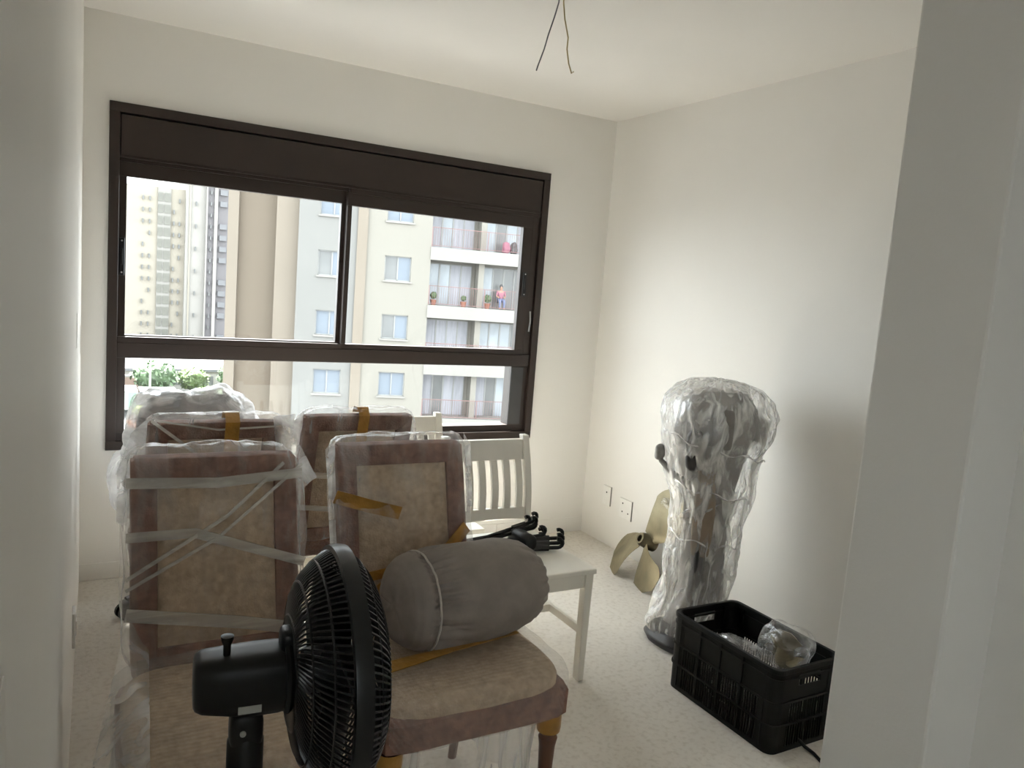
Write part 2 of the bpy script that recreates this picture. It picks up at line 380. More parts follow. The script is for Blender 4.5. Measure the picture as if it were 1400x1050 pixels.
def sw(label, y, z, h=.118):
    t = thing('light_switch', label, 'switch', (wall_x(y), y, z), R(90))
    q = new(); box(q, (0, -.0006, 0), (.07, .0012, h)); obj('cover_plate', q, 'outlet_white', t, bevel=.0004)
    q = new(); box(q, (0, -.0014, 0), (.03, .001, .05)); obj('rocker', q, 'outlet_white', t, bevel=.0003)
sw('white switch plate at chest height by the doorway', .335, 1.262)
sw('white switch plate on the side wall near the window', 3.05, 1.245)
sw('white switch plate on the side wall tucked in the window corner', 3.72, 1.15)
t = thing('wall_outlet', 'white outlet plate low on the side wall with the switches', 'outlet', (wall_x(2.75), 2.75, .30), R(90))
q = new(); box(q, (0, -.005, 0), (.075, .010, .118)); obj('cover_plate', q, 'outlet_white', t, bevel=.003)
q = new(); box(q, (0, -.011, 0), (.035, .004, .05)); obj('socket_insert', q, 'outlet_white', t, bevel=.002)
q = new(); lathe(q, [(.0075, 0), (.0075, -.0015)], 10, 'y', (.175, YB-.001, .618)); tag(obj('wall_hole', q, 'outlet_hole'), 'small dark hole in the wall just under the window frame corner', 'hole')
# ceiling wires
b = new(); tube(b, [(1.405, 2.36, 2.56), (1.400, 2.355, 2.47), (1.385, 2.35, 2.42), (1.368, 2.352, 2.36), (1.355, 2.35, 2.31), (1.338, 2.353, 2.255), (1.332, 2.352, 2.235)], .0024, 8)
w1 = obj('ceiling_wire', b, 'wire_grey', smooth=True); tag(w1, 'dark grey bare wire hanging from the ceiling', 'wire')
b = new(); tube(b, [(1.412, 2.36, 2.56), (1.420, 2.355, 2.47), (1.423, 2.345, 2.42), (1.436, 2.335, 2.36), (1.432, 2.330, 2.32), (1.440, 2.325, 2.275), (1.452, 2.32, 2.243), (1.458, 2.318, 2.250)], .0024, 8)
w2 = obj('ceiling_wire', b, 'wire_yellow', smooth=True); tag(w2, 'yellowish bare wire with hooked end hanging from the ceiling', 'wire')

# ------------------------------------------------------------------ wrapped dining chairs
def strip(bm, pts, w, thick=.0012, up=(0, 0, 1)):
    """flat band following pts, standing along `up`"""
    U = Vector(up); a = [Vector(p) for p in pts]
    rings = []
    for i, p in enumerate(a):
        d = (a[min(i+1, len(a)-1)]-a[max(i-1, 0)]).normalized(); nr = d.cross(U).normalized(); uu = nr.cross(d).normalized()
        ww = w[i] if isinstance(w, (list, tuple)) else w
        rings.append([p+uu*ww/2, p+uu*ww/2+nr*thick, p-uu*ww/2+nr*thick, p-uu*ww/2])
    ring_loft(bm, rings)

SW, SD, BW, BH0, BH1, RAKE = 0.49, 0.50, 0.415, 0.50, 1.0, 0.28   # seat width/depth, back width, back base/top, rake (dy/dz)
BY = .275                      # y of the back's front face at seat level (chair faces -y)
def backpt(x, z, side=-1, off=0.0):
    """a point on the back's front (side -1) or rear (+1) face"""
    y = BY+RAKE*(z-BH0)+(0 if side < 0 else .055)+side*off
    return (x, y, z)

def skirt(bm, top, bot, z0, z1, seed, amp, flare=None, n=64, m=12):
    rings = []
    for j in range(m+1):
        f = j/m; z = z0+(z1-z0)*f; rg = []
        for k in range(n):
            a = 2*math.pi*k/n; ca, sa = math.cos(a), math.sin(a); L = (abs(ca)**8+abs(sa)**8)**(1/8)
            hx = top[0]*(1-f)+bot[0]*f; hy = top[1]*(1-f)+bot[1]*f
            x, y = ca/L*hx, sa/L*hy
            d = amp*(.25+f)*(noise.noise(Vector((a*3.1+seed, f*1.3, seed)))+.5*noise.noise(Vector((a*9+seed, f*2.5, seed*2))))
            x += ca*d; y += sa*d
            if flare: 
                g = flare(a, f); x += g[0]; y += g[1]
            rg.append((x, y, z+.01*noise.noise(Vector((a*4, f*3, seed)))))
        rings.append(rg)
    ring_loft(bm, rings, cap=False)

def dining_chair(label, loc, rz, seed, skirt_flare=None, seat_film='bubble_wrap', skirt_mat='film_skirt', SW=.49, SD=.50, inset=0.0, skirted=True):
    c = thing('dining_chair', label, 'chair', loc, rz, None)
    # back: border frame + inset panels
    t = new(); zc = (BH0+BH1)/2; H = BH1-BH0; bw = .062
    def bk(cx, cz, w, h, yoff, d, p=10):
        blob(t, (cx, BY+.0275+RAKE*(cz-BH0)+yoff, cz), (w, d, h), p, 6, shear=RAKE)
    bk(-BW/2+bw/2, zc-.015, bw, H+.03, 0, .058); bk(BW/2-bw/2, zc-.015, bw, H+.03, 0, .058)
    bk(0, BH1-bw/2, BW, bw, 0, .058); bk(0, BH0+.01, BW-.02, bw, 0, .052)
    obj('back_border', t, 'chair_brown', c, smooth=True)
    t = new(); bk(0, zc, BW-bw*2+.02, H-bw+.02, 0, .036, 14); obj('back_panel', t, 'chair_beige', c, smooth=True)
    # seat
    t = new(); blob(t, (0, -SD/2+.26, .490), (SW-.012, SD-.008, .062), 5, 12, .004, 9, seed); obj('seat_cushion', t, 'chair_beige', c, smooth=True)
    t = new(); blob(t, (0, -SD/2+.26, .440), (SW-.002, SD, .088), 14, 8, .003, 12, seed+3); obj('seat_band', t, 'chair_brown', c, smooth=True)
    for s in (-1, 1):
        t = new(); X = s*(SW/2-.04); prof = [(.012, 0), (.016, .012), (.013, .03), (.018, .20), (.0225, .30), (.026, .325), (.020, .335), (.027, .35), (.027, .385)]
        lathe(t, prof, 18, 'z', (X, -SD/2+.26-SD/2+.05, 0))
        for v in t.verts:      # fluting
            if .035 < v.co.z < .31:
                dx, dy = v.co.x-X, v.co.y-(.26-SD+.05); a = math.atan2(dy, dx)
                k = 1-.10*(.5+.5*math.cos(9*a)); v.co.x = X+dx*k; v.co.y = (.26-SD+.05)+dy*k
        l = obj('leg', t, 'chair_wood', c, smooth=True)
        t = new(); lathe(t, [(.031, .345), (.033, .36), (.033, .395)], 16, 'z', (X, .26-SD+.05, 0), cap=False); obj('leg_tape', t, 'tape_amber', l, smooth=True)
        t = new(); X = s*(BW/2-.03); tube(t, [(X, .27, 0), (X, .24, .2), (X, .255, .40), (X, .29, .52)], [.014, .017, .02, .02], 8); obj('leg', t, 'chair_wood', c, smooth=True)
    # film over the back
    t = new(); blob(t, (0, BY+.0275+RAKE*(zc-BH0), zc+.006), (BW+.03, .078, H+.035), 9, 18, .012, 11, seed, .010, shear=RAKE)
    obj('back_film', t, 'film_back', c, smooth=True, angle=80)
    # bubble wrap over seat, film hanging round the legs
    t = new(); blob(t, (0, -SD/2+.26, .468), (SW+.018, SD+.02, .158), 7, 20, .005, 14, seed+5, .005); obj('seat_wrap', t, seat_film, c, smooth=True, angle=80)
    if not skirted: return c
    t = new(); skirt(t, (SW/2+.004-inset, SD/2+.004-inset), (SW/2+.0-inset, SD/2+.0-inset), .43, .10, seed, .035, skirt_flare)
    for v in t.verts: v.co.y += -SD/2+.26
    obj('skirt_film', t, skirt_mat, c, smooth=True, angle=80)
    return c

def band(c, pts, w, mat, side=-1, off=.014, name='film_strap', n=10):
    """a strap over the back given by (x, z) points; it wraps round the side edges"""
    q = []
    for (x0, z0), (x1, z1) in zip(pts, pts[1:]):
        for k in range(n): f = k/n; q.append(backpt(x0+(x1-x0)*f, z0+(z1-z0)*f, side, off))
    q.append(backpt(*pts[-1], side, off))
    t = new(); strip(t, q, w); return obj(name, t, mat, c, smooth=True, angle=60)

def flap(c, pts, mat='film_white', name='film_flap', seed=1, n=6):
    """loose tail of film: quad patch with wrinkles, pts = 4 corners"""
    A, B, C_, D = [Vector(p) for p in pts]; rings = []
    for i in range(n+1):
        u = i/n; rg = []
        for j in range(n+1):
            v = j/n; p = A*(1-u)*(1-v)+B*u*(1-v)+C_*u*v+D*(1-u)*v
            rg.append(p+Vector((0, .014*noise.noise(p*22+Vector((seed, 0, 0))), .006*noise.noise(p*30))))
        rings.append(rg)
    t = new(); ring_loft(t, rings, close=False); return obj(name, t, mat, c, smooth=True, angle=80)

def flareA(a, f):
    k = max(0, math.cos(a-math.pi*1.06))**2
    return (-.045*f**1.2*k, -.03*f*k)
A = dining_chair('film-wrapped brown dining chair with pale straps, standing behind the fan', (.322, 1.71, 0), 0, 1, flareA)
hb = BW/2+.012
band(A, [(-hb, .945), (0, .936), (hb, .952)], [.028]*21, 'film_strap')
band(A, [(-hb, .815), (-.06, .815), (hb, .718)], .026, 'film_strap')
band(A, [(-hb, .635), (.05, .585), (hb, .545)], .034, 'film_strap')
band(A, [(-hb, .715), (.02, .85), (.17, .98)], .010, 'film_strap', off=.013)
band(A, [(-hb, .69), (.0, .80), (hb, .975)], .009, 'film_strap', off=.0135)
flap(A, [backpt(hb-.005, 1.03), backpt(hb+.045, .935), backpt(hb+.045, .93), backpt(hb-.01, .90)], seed=3)
flap(A, [backpt(-hb+.004, 1.03), backpt(-hb-.018, .99), backpt(-hb-.02, .85), backpt(-hb+.004, .84)], seed=4)

flap(A, [(-.215, .30, .63), (-.30, -.10, .47), (-.20, -.235, .55), (-.17, .24, .565)], 'film_skirt', seed=5, n=16)
D = dining_chair('film-wrapped dining chair with a grey stuff sack on its seat', (.875, 1.79, 0), 0, 2, SW=.53, inset=.055)
band(D, [(-hb, .86), (-.11, .825), (-.02, .80)], .040, 'tape_amber', name='packing_tape')
band(D, [(-hb, .618), (-.02, .640), (hb, .685)], .030, 'tape_amber', name='packing_tape')
band(D, [(hb-.095, .675), (hb-.018, .745)], .045, 'tape_amber', name='packing_tape', off=.0135)
band(D, [(-.16, .545), (-.05, .60), (hb, .605)], .06, 'tape_amber', name='packing_tape', off=.0135)
flap(D, [backpt(-hb+.006, 1.01), backpt(-hb-.022, .99), backpt(-hb-.012, .66), backpt(-hb+.006, .64)], seed=6)
flap(D, [backpt(hb-.006, 1.03), backpt(hb+.016, .99), backpt(hb+.012, .80), backpt(hb-.006, .80)], seed=7)
t = new(); strip(t, [(-.235, -.10, .549), (-.12, -.085, .553), (-.02, -.07, .554), (.08, -.055, .554), (.20, -.03, .551)], [.05, .04, .02, .016, .018], .002, (0, 1, .05)); obj('packing_tape', t, 'tape_amber', D, smooth=True)

B = dining_chair('film-wrapped dining chair with tape over its top, before the wrapped office chair', (.395, 3.08, 0), math.pi, 3, SW=.46, SD=.43, skirted=False)
band(B, [(-.055, 1.016), (-.06, .80)], .045, 'tape_amber', 1, name='packing_tape')
for o_ in B.children[-1:]: o_.data = o_.data.copy()
band(B, [(.20, 1.01), (.07, .90), (.0, .83)], .010, 'film_strap', 1); band(B, [(.19, 1.01), (.0, .975), (-.20, .985)], .006, 'film_strap', 1, .0135)
flap(B, [backpt(-hb+.05, 1.02, 1, .012), backpt(-hb-.022, 1.03, 1, .012), backpt(-hb-.02, .84, 1, .012), backpt(-hb+.02, .84, 1, .012)], seed=9)
flap(B, [backpt(hb-.01, 1.02, 1, .012), backpt(hb+.035, .97, 1, .012), backpt(hb+.075, .83, 1, .012), backpt(hb, .80, 1, .012)], seed=10)

C = dining_chair('film-wrapped dining chair with tape on its top, standing before a white chair by the window', (.903, 3.165, 0), math.pi, 4, SW=.46, SD=.43, skirted=False)
band(C, [(-.03, 1.016), (-.035, .80)], .040, 'tape_amber', 1, name='packing_tape')
band(C, [(hb, .775), (.0, .755), (-hb, .755)], .022, 'film_strap', 1); band(C, [(hb, .645), (.05, .62), (-hb, .63)], .020, 'film_strap', 1)
flap(C, [backpt(hb-.008, 1.03, 1, .012), backpt(hb+.035, .97, 1, .012), backpt(hb+.035, .85, 1, .012), backpt(hb, .83, 1, .012)], seed=12)

# vertical tape bands need a horizontal width direction
def vtape(c, x, w):
    for o_ in [k for k in c.children if k.name.startswith('packing_tape')]: bpy.data.objects.remove(o_)
    q = [backpt(x, z, 1, .015) for z in (.72, .8, .9, 1.0)]+[(x, BY+RAKE*(.52)+.04, 1.028), (x, BY+RAKE*.51, 1.025), backpt(x, 1.0, -1, .015)]
    t = new(); strip(t, q, w, up=(1, 0, 0)); obj('packing_tape', t, 'tape_amber', c, smooth=True)
vtape(B, -.043, .045); vtape(C, -.008, .040)

# ------------------------------------------------------------------ white slatted chairs (face -y)
def white_chair(label, loc, rz, w=.42, hgt=.868, d=.52):
    c = thing('white_chair', label, 'chair', loc, rz)
    zs = .46; m_ = 'white_paint_wood'
    t = new(); bx(t, (-w/2-.005, -d/2-.01, zs-.022), (w/2+.005, d/2-.02, zs)); obj('seat', t, m_, c, bevel=.005)
    def post_y(z): return d/2-.02+max(0, z-.44)*.20
    for s in (-1, 1):
        t = new(); X = s*(w/2-.02)
        ring_loft(t, [[(X-.018+k, -d/2+.02-.019, z), (X+.018-k, -d/2+.02-.019, z), (X+.018-k, -d/2+.02+.019, z), (X-.018+k, -d/2+.02+.019, z)] for z, k in ((0, .005), (.44, 0))])
        obj('leg', t, m_, c, bevel=.003)
        t = new(); rings = []
        for z in (0, .2, .40, .50, .62, .75, hgt-.02, hgt):
            y = post_y(z)+(.05*(1-z/.4)**2 if z < .4 else 0)-.018*math.sin(max(0, min(1, (z-.5)/.37))*math.pi)
            rings.append([(X-.016, y-.02, z), (X+.016, y-.02, z), (X+.016, y+.016, z), (X-.016, y+.016, z)])
        ring_loft(t, rings); obj('back_post', t, m_, c, bevel=.004)
        t = new(); box(t, (X, 0, .41), (.018, d-.07, .06)); obj('apron', t, m_, c)
        t = new(); box(t, (X, .01, .20), (.018, d-.05, .032)); obj('stretcher', t, m_, c, bevel=.002)
    t = new(); box(t, (0, -d/2+.02, .41), (w-.07, .018, .06)); obj('apron', t, m_, c)
    t = new(); box(t, (0, d/2-.03, .41), (w-.07, .018, .06)); obj('apron', t, m_, c)
    t = new(); box(t, (0, 0, .20), (w-.05, .022, .03)); obj('stretcher', t, m_, c)
    def rail(z0, z1, nm, bow):
        t = new(); rings = []
        for k in range(9):
            x = -w/2+.03+(w-.06)*k/8; o = bow*(1-((k-4)/4)**2)
            rings.append([(x, post_y(z0)-.016+o, z0+.012*(1-((k-4)/4)**2)*(1 if nm == 'lower_rail' else 0)), (x, post_y(z0)+.006+o, z0), (x, post_y(z1)+.006+o, z1), (x, post_y(z1)-.016+o, z1)])
        ring_loft(t, rings); obj(nm, t, m_, c, bevel=.003)
    rail(hgt-.105, hgt-.018, 'top_rail', .0); rail(.505, .56, 'lower_rail', .0)
    n = 6
    for k in range(n):
        x = -w/2+.03+(w-.06)*(k+.5)/n
        t = new(); z0, z1 = .55, hgt-.10; hw = .0155
        ring_loft(t, [[(x-hw, post_y(z)-.012-.014*math.sin((z-z0)/(z1-z0)*math.pi), z), (x+hw, post_y(z)-.012-.014*math.sin((z-z0)/(z1-z0)*math.pi), z), (x+hw, post_y(z)+.002-.014*math.sin((z-z0)/(z1-z0)*math.pi), z), (x-hw, post_y(z)+.002-.014*math.sin((z-z0)/(z1-z0)*math.pi), z)] for z in [z0+(z1-z0)*q/5 for q in range(6)]])
        obj('slat', t, m_, c)
    return c
E_ = white_chair('white slat-back wooden chair carrying a bundle of black rods', (1.533, 2.575, 0), 0)
F_ = white_chair('white slat-back wooden chair tucked behind the one carrying the rods', (1.347, 3.105, 0), 0, .39, .880, .46)
G_ = white_chair('white slat-back wooden chair pushed against the wall below the window', (.958, 3.700, 0), math.pi, .38, .868, .44)

# ------------------------------------------------------------------ grey stuff sack on the chair
def stuff_sack():
    s = thing('stuff_sack', 'plump grey fabric stuff sack lying on a wrapped chair seat', 'bag', (.958, 1.835, .541), R(5)); s.scale = (.90, .86, .87)
    L0, L1 = -.255, .255; n = 192; rings = []
    prof = [(-.262, .015), (-.262, .06), (-.258, .105), (-.248, .128), (-.228, .142), (-.205, .149), (-.19, .150), (-.175, .147), (-.16, .150), (-.13, .155), (-.08, .160), (0, .162), (.08, .159), (.14, .150), (.19, .133), (.225, .110), (.247, .08), (.258, .045), (.262, .012)]
    fine = []
    for (x0, r0), (x1, r1) in zip(prof, prof[1:]):
        for k in range(4): f = k/4; fine.append((x0+(x1-x0)*f, r0+(r1-r0)*f))
    fine.append(prof[-1])
    for x, r in fine:
        rg = []
        for k in range(n):
            a = 2*math.pi*k/n; rr = r
            pl = math.exp(-((x+.150)/.055)**2) if x > -.186 else math.exp(-((x+.186)/.012)**2)
            rr += pl*.020*noise.noise(Vector((math.cos(a)*9, math.sin(a)*9, 3+x*4)))+pl*.014*(.4-abs(math.sin(a*12+5*noise.noise(Vector((math.cos(a)*2, math.sin(a)*2, 0))))))-.006*math.exp(-((x+.180)/.010)**2)
            pl2 = math.exp(-((x-.22)/.05)**2)
            rr += pl2*.005*math.sin(a*19+4*noise.noise(Vector((a*2, 1, 0))))
            rr += .006*noise.noise(Vector((x*9, math.cos(a)*2, math.sin(a)*2)))
            z = math.sin(a)*rr; y = math.cos(a)*rr
            if z < -.12: z = -.12+(z+.12)*.25; y *= 1.03
            rg.append((x+.012*noise.noise(Vector((a*1.0, 7, x))), y, z+.131))
        rings.append(rg)
    t = new(); ring_loft(t, rings); obj('sack_body', t, 'sack_grey', s, smooth=True, angle=80)
    t = new(); pts = []
    for k in range(61):
        a = -.35*math.pi+1.7*math.pi*k/60+math.pi*.25
        rr = .1535; z = math.sin(a)*rr
        if z < -.12: z = -.12+(z+.12)*.25
        pts.append((-.183+.004*noise.noise(Vector((a*5, 0, 2))), math.cos(a)*rr, z+.131))
    tube(t, pts, .0032, 6); obj('drawstring_seam', t, 'sack_seam', s, smooth=True)
    return s
stuff_sack()

# ------------------------------------------------------------------ bundle of black rods on the white chair
def rod_bundle():
    s = thing('rod_bundle', 'bundle of folded black rods with hooked ends lying on the white chair', 'stand', (1.545, 2.60, .46), 0)
    rnd = random.Random(4)
    for k in range(10):
        t = new(); y1 = -.085+.020*k+rnd.uniform(-.006, .006); z1 = .020+.012*(k % 4)+(.03 if k > 5 else 0)
        x1 = .10+.012*(k % 3)+(.05 if k < 3 else 0); y0 = .02+.008*(k % 5); z0 = .012+.012*(k % 3)
        d = Vector((x1+.22, y1-y0, z1-z0)).normalized(); P1 = Vector((x1, y1, z1))
        pts = [(-.22, y0, z0), ((x1-.22)/2, (y0+y1)/2, (z0+z1)/2), P1]
        for q in range(1, 8):
            a = q/7*R(200); pts.append(P1+d*.019*math.sin(a)+Vector((0, 0, .018*(1-math.cos(a)))))
        tube(t, pts, .0080, 8); r_ = obj('rod', t, 'black_plastic', s, smooth=True)
        t = new(); tube(t, [P1-d*.10, P1-d*.04], .0135, 8); obj('rod_sleeve', t, 'black_gloss', r_, smooth=True)
    t = new(); blob(t, (.03, .0, .038), (.07, .15, .065), 4, 5, .008, 30, 3); obj('joint_hub', t, 'black_plastic', s, smooth=True)
rod_bundle()

# ------------------------------------------------------------------ pedestal fan
def fan():
    f = thing('pedestal_fan', 'black pedestal fan seen from behind its motor', 'fan', (0.399, 1.245, 0), R(-5))
    zc = .823; Rr = .205
    def P(r, a, x): return Vector((x, r*math.cos(a), zc+r*math.sin(a)))
    t = new(); lathe(t, [(Rr-.004, -.016), (Rr+.004, -.014), (Rr+.006, 0), (Rr+.004, .014), (Rr-.004, .016), (Rr-.006, 0)], 72, 'x', (0, 0, zc), cap=False)
    vs = None
    obj('guard_band', t, 'black_gloss', f, smooth=True)
    rear = [(.055, -.080), (.095, -.082), (.135, -.074), (.162, -.060), (.183, -.040), (.196, -.022), (Rr, -.004)]
    front = [(.045, .070), (.095, .067), (.135, .059), (.165, .046), (.186, .030), (.198, .014), (Rr, .002)]
    for nm, prof, tw in (('rear_grille', rear, -.5), ('front_grille', front, .5)):
        t = new(); N = 104
        for k in range(N):
            a0 = 2*math.pi*k/N
            tube(t, [P(r, a0+tw*(1-(r/Rr))**1.0, x) for r, x in prof], .0021, 4, cap=False)
        for r, x in ((.095, prof[1][1]), (.150, -.067 if x_neg(prof) else .053), (.183, -.040 if x_neg(prof) else .032)):
            tube(t, [P(r, 2*math.pi*k/60, x) for k in range(61)], .0024, 5, cap=False)
        obj(nm, t, 'black_gloss', f, smooth=True)
    t = new(); lathe(t, [(.062, -.094), (.066, -.088), (.062, -.082)], 32, 'x', (0, 0, zc)); obj('rear_hub_plate', t, 'black_plastic', f, smooth=True)
    t = new(); lathe(t, [(.052, .076), (.052, .082), (.03, .088), (.004, .09)], 32, 'x', (0, 0, zc)); obj('front_badge', t, 'black_plastic', f, smooth=True)
    # blades
    t = new(); lathe(t, [(.036, -.06), (.042, -.02), (.036, .03), (.01, .04)], 24, 'x', (0, 0, zc)); rotor = obj('rotor_hub', t, 'black_plastic', f, smooth=True)
    for k in range(5):
        t = new(); rings = []
        for i in range(9):
            u = i/8; r = .038+.142*u; half = R(15+12*math.sin(u*math.pi*.8)); rg = []
            for j in range(7):
                a = 2*math.pi*k/5+u*.5+(j/6-.5)*2*half; rg.append(P(r, a, (j/6-.5)*.055*(1.1-.4*u)-.008))
            rings.append(rg)
        ring_loft(t, rings, close=False); bl = obj('blade', t, 'black_plastic', rotor, smooth=True)
        md = bl.modifiers.new('thick', 'SOLIDIFY'); md.thickness = .003
    # motor housing
    t = new(); rings = []
    for x, hy, z0, z1 in ((-.235, .028, -.034, .036), (-.232, .036, -.038, .044), (-.222, .044, -.042, .048), (-.18, .048, -.050, .050), (-.14, .050, -.055, .051), (-.105, .050, -.055, .051), (-.084, .048, -.052, .049)):
        rg = []
        for k in range(32):
            a = 2*math.pi*k/32; ca, sa = math.cos(a), math.sin(a); L = (abs(ca)**4+abs(sa)**4)**.25
            rg.append((x, ca/L*hy, zc+(z0+z1)/2+sa/L*(z1-z0)/2))
        rings.append(rg)
    ring_loft(t, rings); mh = obj('motor_housing', t, 'black_plastic', f, smooth=True, angle=50)
    t = new(); box(t, (-.150, -.0485, zc-.030), (.036, .003, .013)); obj('rating_sticker', t, 'sticker', mh)
    t = new(); lathe(t, [(.006, .055), (.006, .080), (.010, .090), (.0105, .096), (.006, .097)], 14, 'z', (-.185, -.01, zc-.014)); obj('oscillation_knob', t, 'black_plastic', mh, smooth=True)
    t = new(); blob(t, (-.088, 0, zc+.058), (.026, .046, .045), 4, 6); obj('grille_bracket', t, 'black_plastic', f, smooth=True)
    # neck, pole, base
    t = new(); blob(t, (-.150, 0, zc-.088), (.055, .05, .07), 4, 6); nk = obj('tilt_joint', t, 'black_plastic', f, smooth=True)
    t = new(); lathe(t, [(.005, -.025), (.005, -.028)], 12, 'y', (-.157, 0, zc-.085)); obj('joint_bolt', t, 'sticker', nk)
    t = new(); lathe(t, [(.030, zc-.30), (.030, zc-.110), (.024, zc-.098)], 20, 'z', (-.150, 0, 0)); obj('pole_head', t, 'black_plastic', f, smooth=True)
    t = new(); lathe(t, [(.014, .03), (.014, zc-.28)], 16, 'z', (-.150, 0, 0)); obj('pole', t, 'black_gloss', f, smooth=True)
    t = new(); lathe(t, [(.185, 0), (.19, .008), (.18, .02), (.06, .038), (.03, .06), (.018, .062)], 40, 'z', (-.150, 0, 0)); obj('base', t, 'black_plastic', f, smooth=True)
def x_neg(prof): return prof[0][1] < 0
fan()

# ------------------------------------------------------------------ plastic crate with wrapped parts
def crate():
    c = thing('plastic_crate', 'black slotted plastic crate on the floor holding wrapped metal parts', 'crate', (2.205, 1.915, 0), 0)
    w, l, h, m_ = .335, .535, .305, 'crate_plastic'
    rc = .035
    def outline(hw, hl, z, r=rc, n=6):
        p = []
        for cx, cy_, a0 in ((hw-r, hl-r, 0), (-hw+r, hl-r, 90), (-hw+r, -hl+r, 180), (hw-r, -hl+r, 270)):
            for k in range(n+1): a = R(a0+90*k/n); p.append((cx+r*math.cos(a), cy_+r*math.sin(a), z))
        return p
    t = new(); ring_loft(t, [outline(w/2-.012, l/2-.012, z) for z in (0.004, .014)]); obj('crate_floor', t, m_, c)
    def hoop(z0, z1, o, th=.006):
        t = new(); ring_loft(t, [outline(w/2-o-th, l/2-o-th, z0), outline(w/2-o, l/2-o, z0), outline(w/2-o, l/2-o, z1), outline(w/2-o-th, l/2-o-th, z1), outline(w/2-o-th, l/2-o-th, z0)], cap=False)
        return t
    obj('rim', hoop(.288, h, 0, .016), m_, c, bevel=.003)
    obj('bottom_hoop', hoop(0, .022, .006, .012), m_, c, bevel=.003)
    for z in (.100, .180, .262): obj('horizontal_rib', hoop(z, z+.008, .001, .012), m_, c)
    # corner posts
    for sx in (-1, 1):
        for sy in (-1, 1):
            t = new(); pr = []
            for k in range(9):
                a = R(90*k/8); pr.append((rc*math.cos(a), rc*math.sin(a)))
            pr = [(rc, -.035)]+pr+[(-.035, rc)]
            rings = []
            for z in (.005, h-.008):
                oo = .006 if z < .1 else .003
                outer = [(sx*(w/2-rc-oo+px), sy*(l/2-rc-oo+py), z) for px, py in pr]
                inner = [(sx*(w/2-rc-oo+px*.82-(.006 if py < 0 else 0)), sy*(l/2-rc-oo+py*.82-(.006 if px < 0 else 0)), z) for px, py in reversed(pr)]
                rings.append(outer+inner)
            ring_loft(t, rings); obj('corner_post', t, m_, c)
    # four slotted sides: upper solid band, thin vertical ribs below
    for nm, half, rot in (('long', l/2, 0), ('long', l/2, 180), ('short', w/2, 90), ('short', w/2, 270)):
        off = (w/2 if nm == 'long' else l/2)-.008; ln = half-.055; Rm = Matrix.Rotation(R(rot), 3, 'Z')
        t = new()
        def pb(y0, y1, z0, z1, th=.004, o=0):
            box(t, Rm @ Vector((off-o, (y0+y1)/2, (z0+z1)/2)), (th, y1-y0, z1-z0), Rm)
        if nm == 'long':
            pb(-ln-.02, ln+.02, .186, .29); n = 36
        else:
            pb(-ln-.02, ln+.02, .186, .235); pb(-ln-.02, ln+.02, .275, .29); pb(-ln-.02, -.055, .235, .275); pb(.055, ln+.02, .235, .275); n = 18
        for k in range(n+1):
            y = -ln+2*ln*k/n; thick = .010 if k % 9 == 0 else .0036
            pb(y-thick/2, y+thick/2, .018, .188, .006)
        obj('side_panel', t, m_, c)
        if nm == 'long':
            for k in range(5):
                t = new(); y = -ln+2*ln*k/4; box(t, Rm @ Vector((off+.004, y, .155)), (.006, .008, .27), Rm); obj('outer_rib', t, m_, c)
crate()

def blade_mesh(bm, hub, ax_u, ax_v, ax_n, ang, Lr, wmax, root=.03, twist0=R(30), twist1=R(6), th=.008, skew=.35, n=14, mth=8):
    """propeller blade as closed surface; hub centre, disc plane (ax_u, ax_v), shaft axis ax_n"""
    top, bot = [], []
    for i in range(n+1):
        u = i/n; r = root+(Lr-root)*u
        wd = wmax*(.32+.68*math.sin(min(1, u*1.25)*math.pi/2)**1.0) if u < .6 else wmax*math.sqrt(max(0.0, 1-((u-.6)/.4)**2.2))
        wd = max(wd, .012)
        tw = twist0+(twist1-twist0)*u; a_c = ang+skew*(u**1.6)-.1
        er = ax_u*math.cos(a_c)+ax_v*math.sin(a_c); et = -ax_u*math.sin(a_c)+ax_v*math.cos(a_c)
        cdv = et*math.cos(tw)+ax_n*math.sin(tw); nv = -et*math.sin(tw)+ax_n*math.cos(tw)
        ta, ba = [], []
        for j in range(mth+1):
            s_ = j/mth-.5; q = hub+er*(r-.22*wd*abs(s_)**1.5*u)+cdv*wd*s_
            tk = th*(1-.75*u)*(1-(2*s_)**2)+.0015
            ta.append(q+nv*tk/2); ba.append(q-nv*tk/2)
        top.append(ta+list(reversed(ba)))
    ring_loft(bm, top)

def propeller(name, label, hub, lean, az, angs, Lr, wmax, film=True):
    p = thing(name, label, 'propeller', (0, 0, 0))
    n_ = Vector((-math.cos(az)*math.cos(lean), -math.sin(az)*math.cos(lean), math.sin(lean)))    # shaft axis, towards the room
    u_ = Vector((math.sin(az), -math.cos(az), 0)); v_ = n_.cross(u_).normalized()
    if v_.z < 0: v_ = -v_
    H_ = Vector(hub)
    for k, (a, l_) in enumerate(angs):
        t = new(); blade_mesh(t, H_, u_, v_, n_, a, l_, wmax); obj('blade', t, 'brass', p, smooth=True, angle=60)
    t = new()
    rings = []
    for r, h in ((.019, .046), (.030, .046), (.036, .030), (.042, -.02), (.040, -.055), (.019, -.055), (.019, .046)):
        rings.append([H_+n_*h+(u_*math.cos(2*math.pi*k/24)+v_*math.sin(2*math.pi*k/24))*r for k in range(24)])
    ring_loft(t, rings, cap=False); obj('hub', t, 'brass_dark', p, smooth=True, angle=50)
    t = new(); ring_loft(t, [[H_+n_*h+(u_*math.cos(2*math.pi*k/16)+v_*math.sin(2*math.pi*k/16))*.0195 for k in range(16)] for h in (-.05, .02)]); obj('shaft_bore', t, 'outlet_hole', p)
    return p
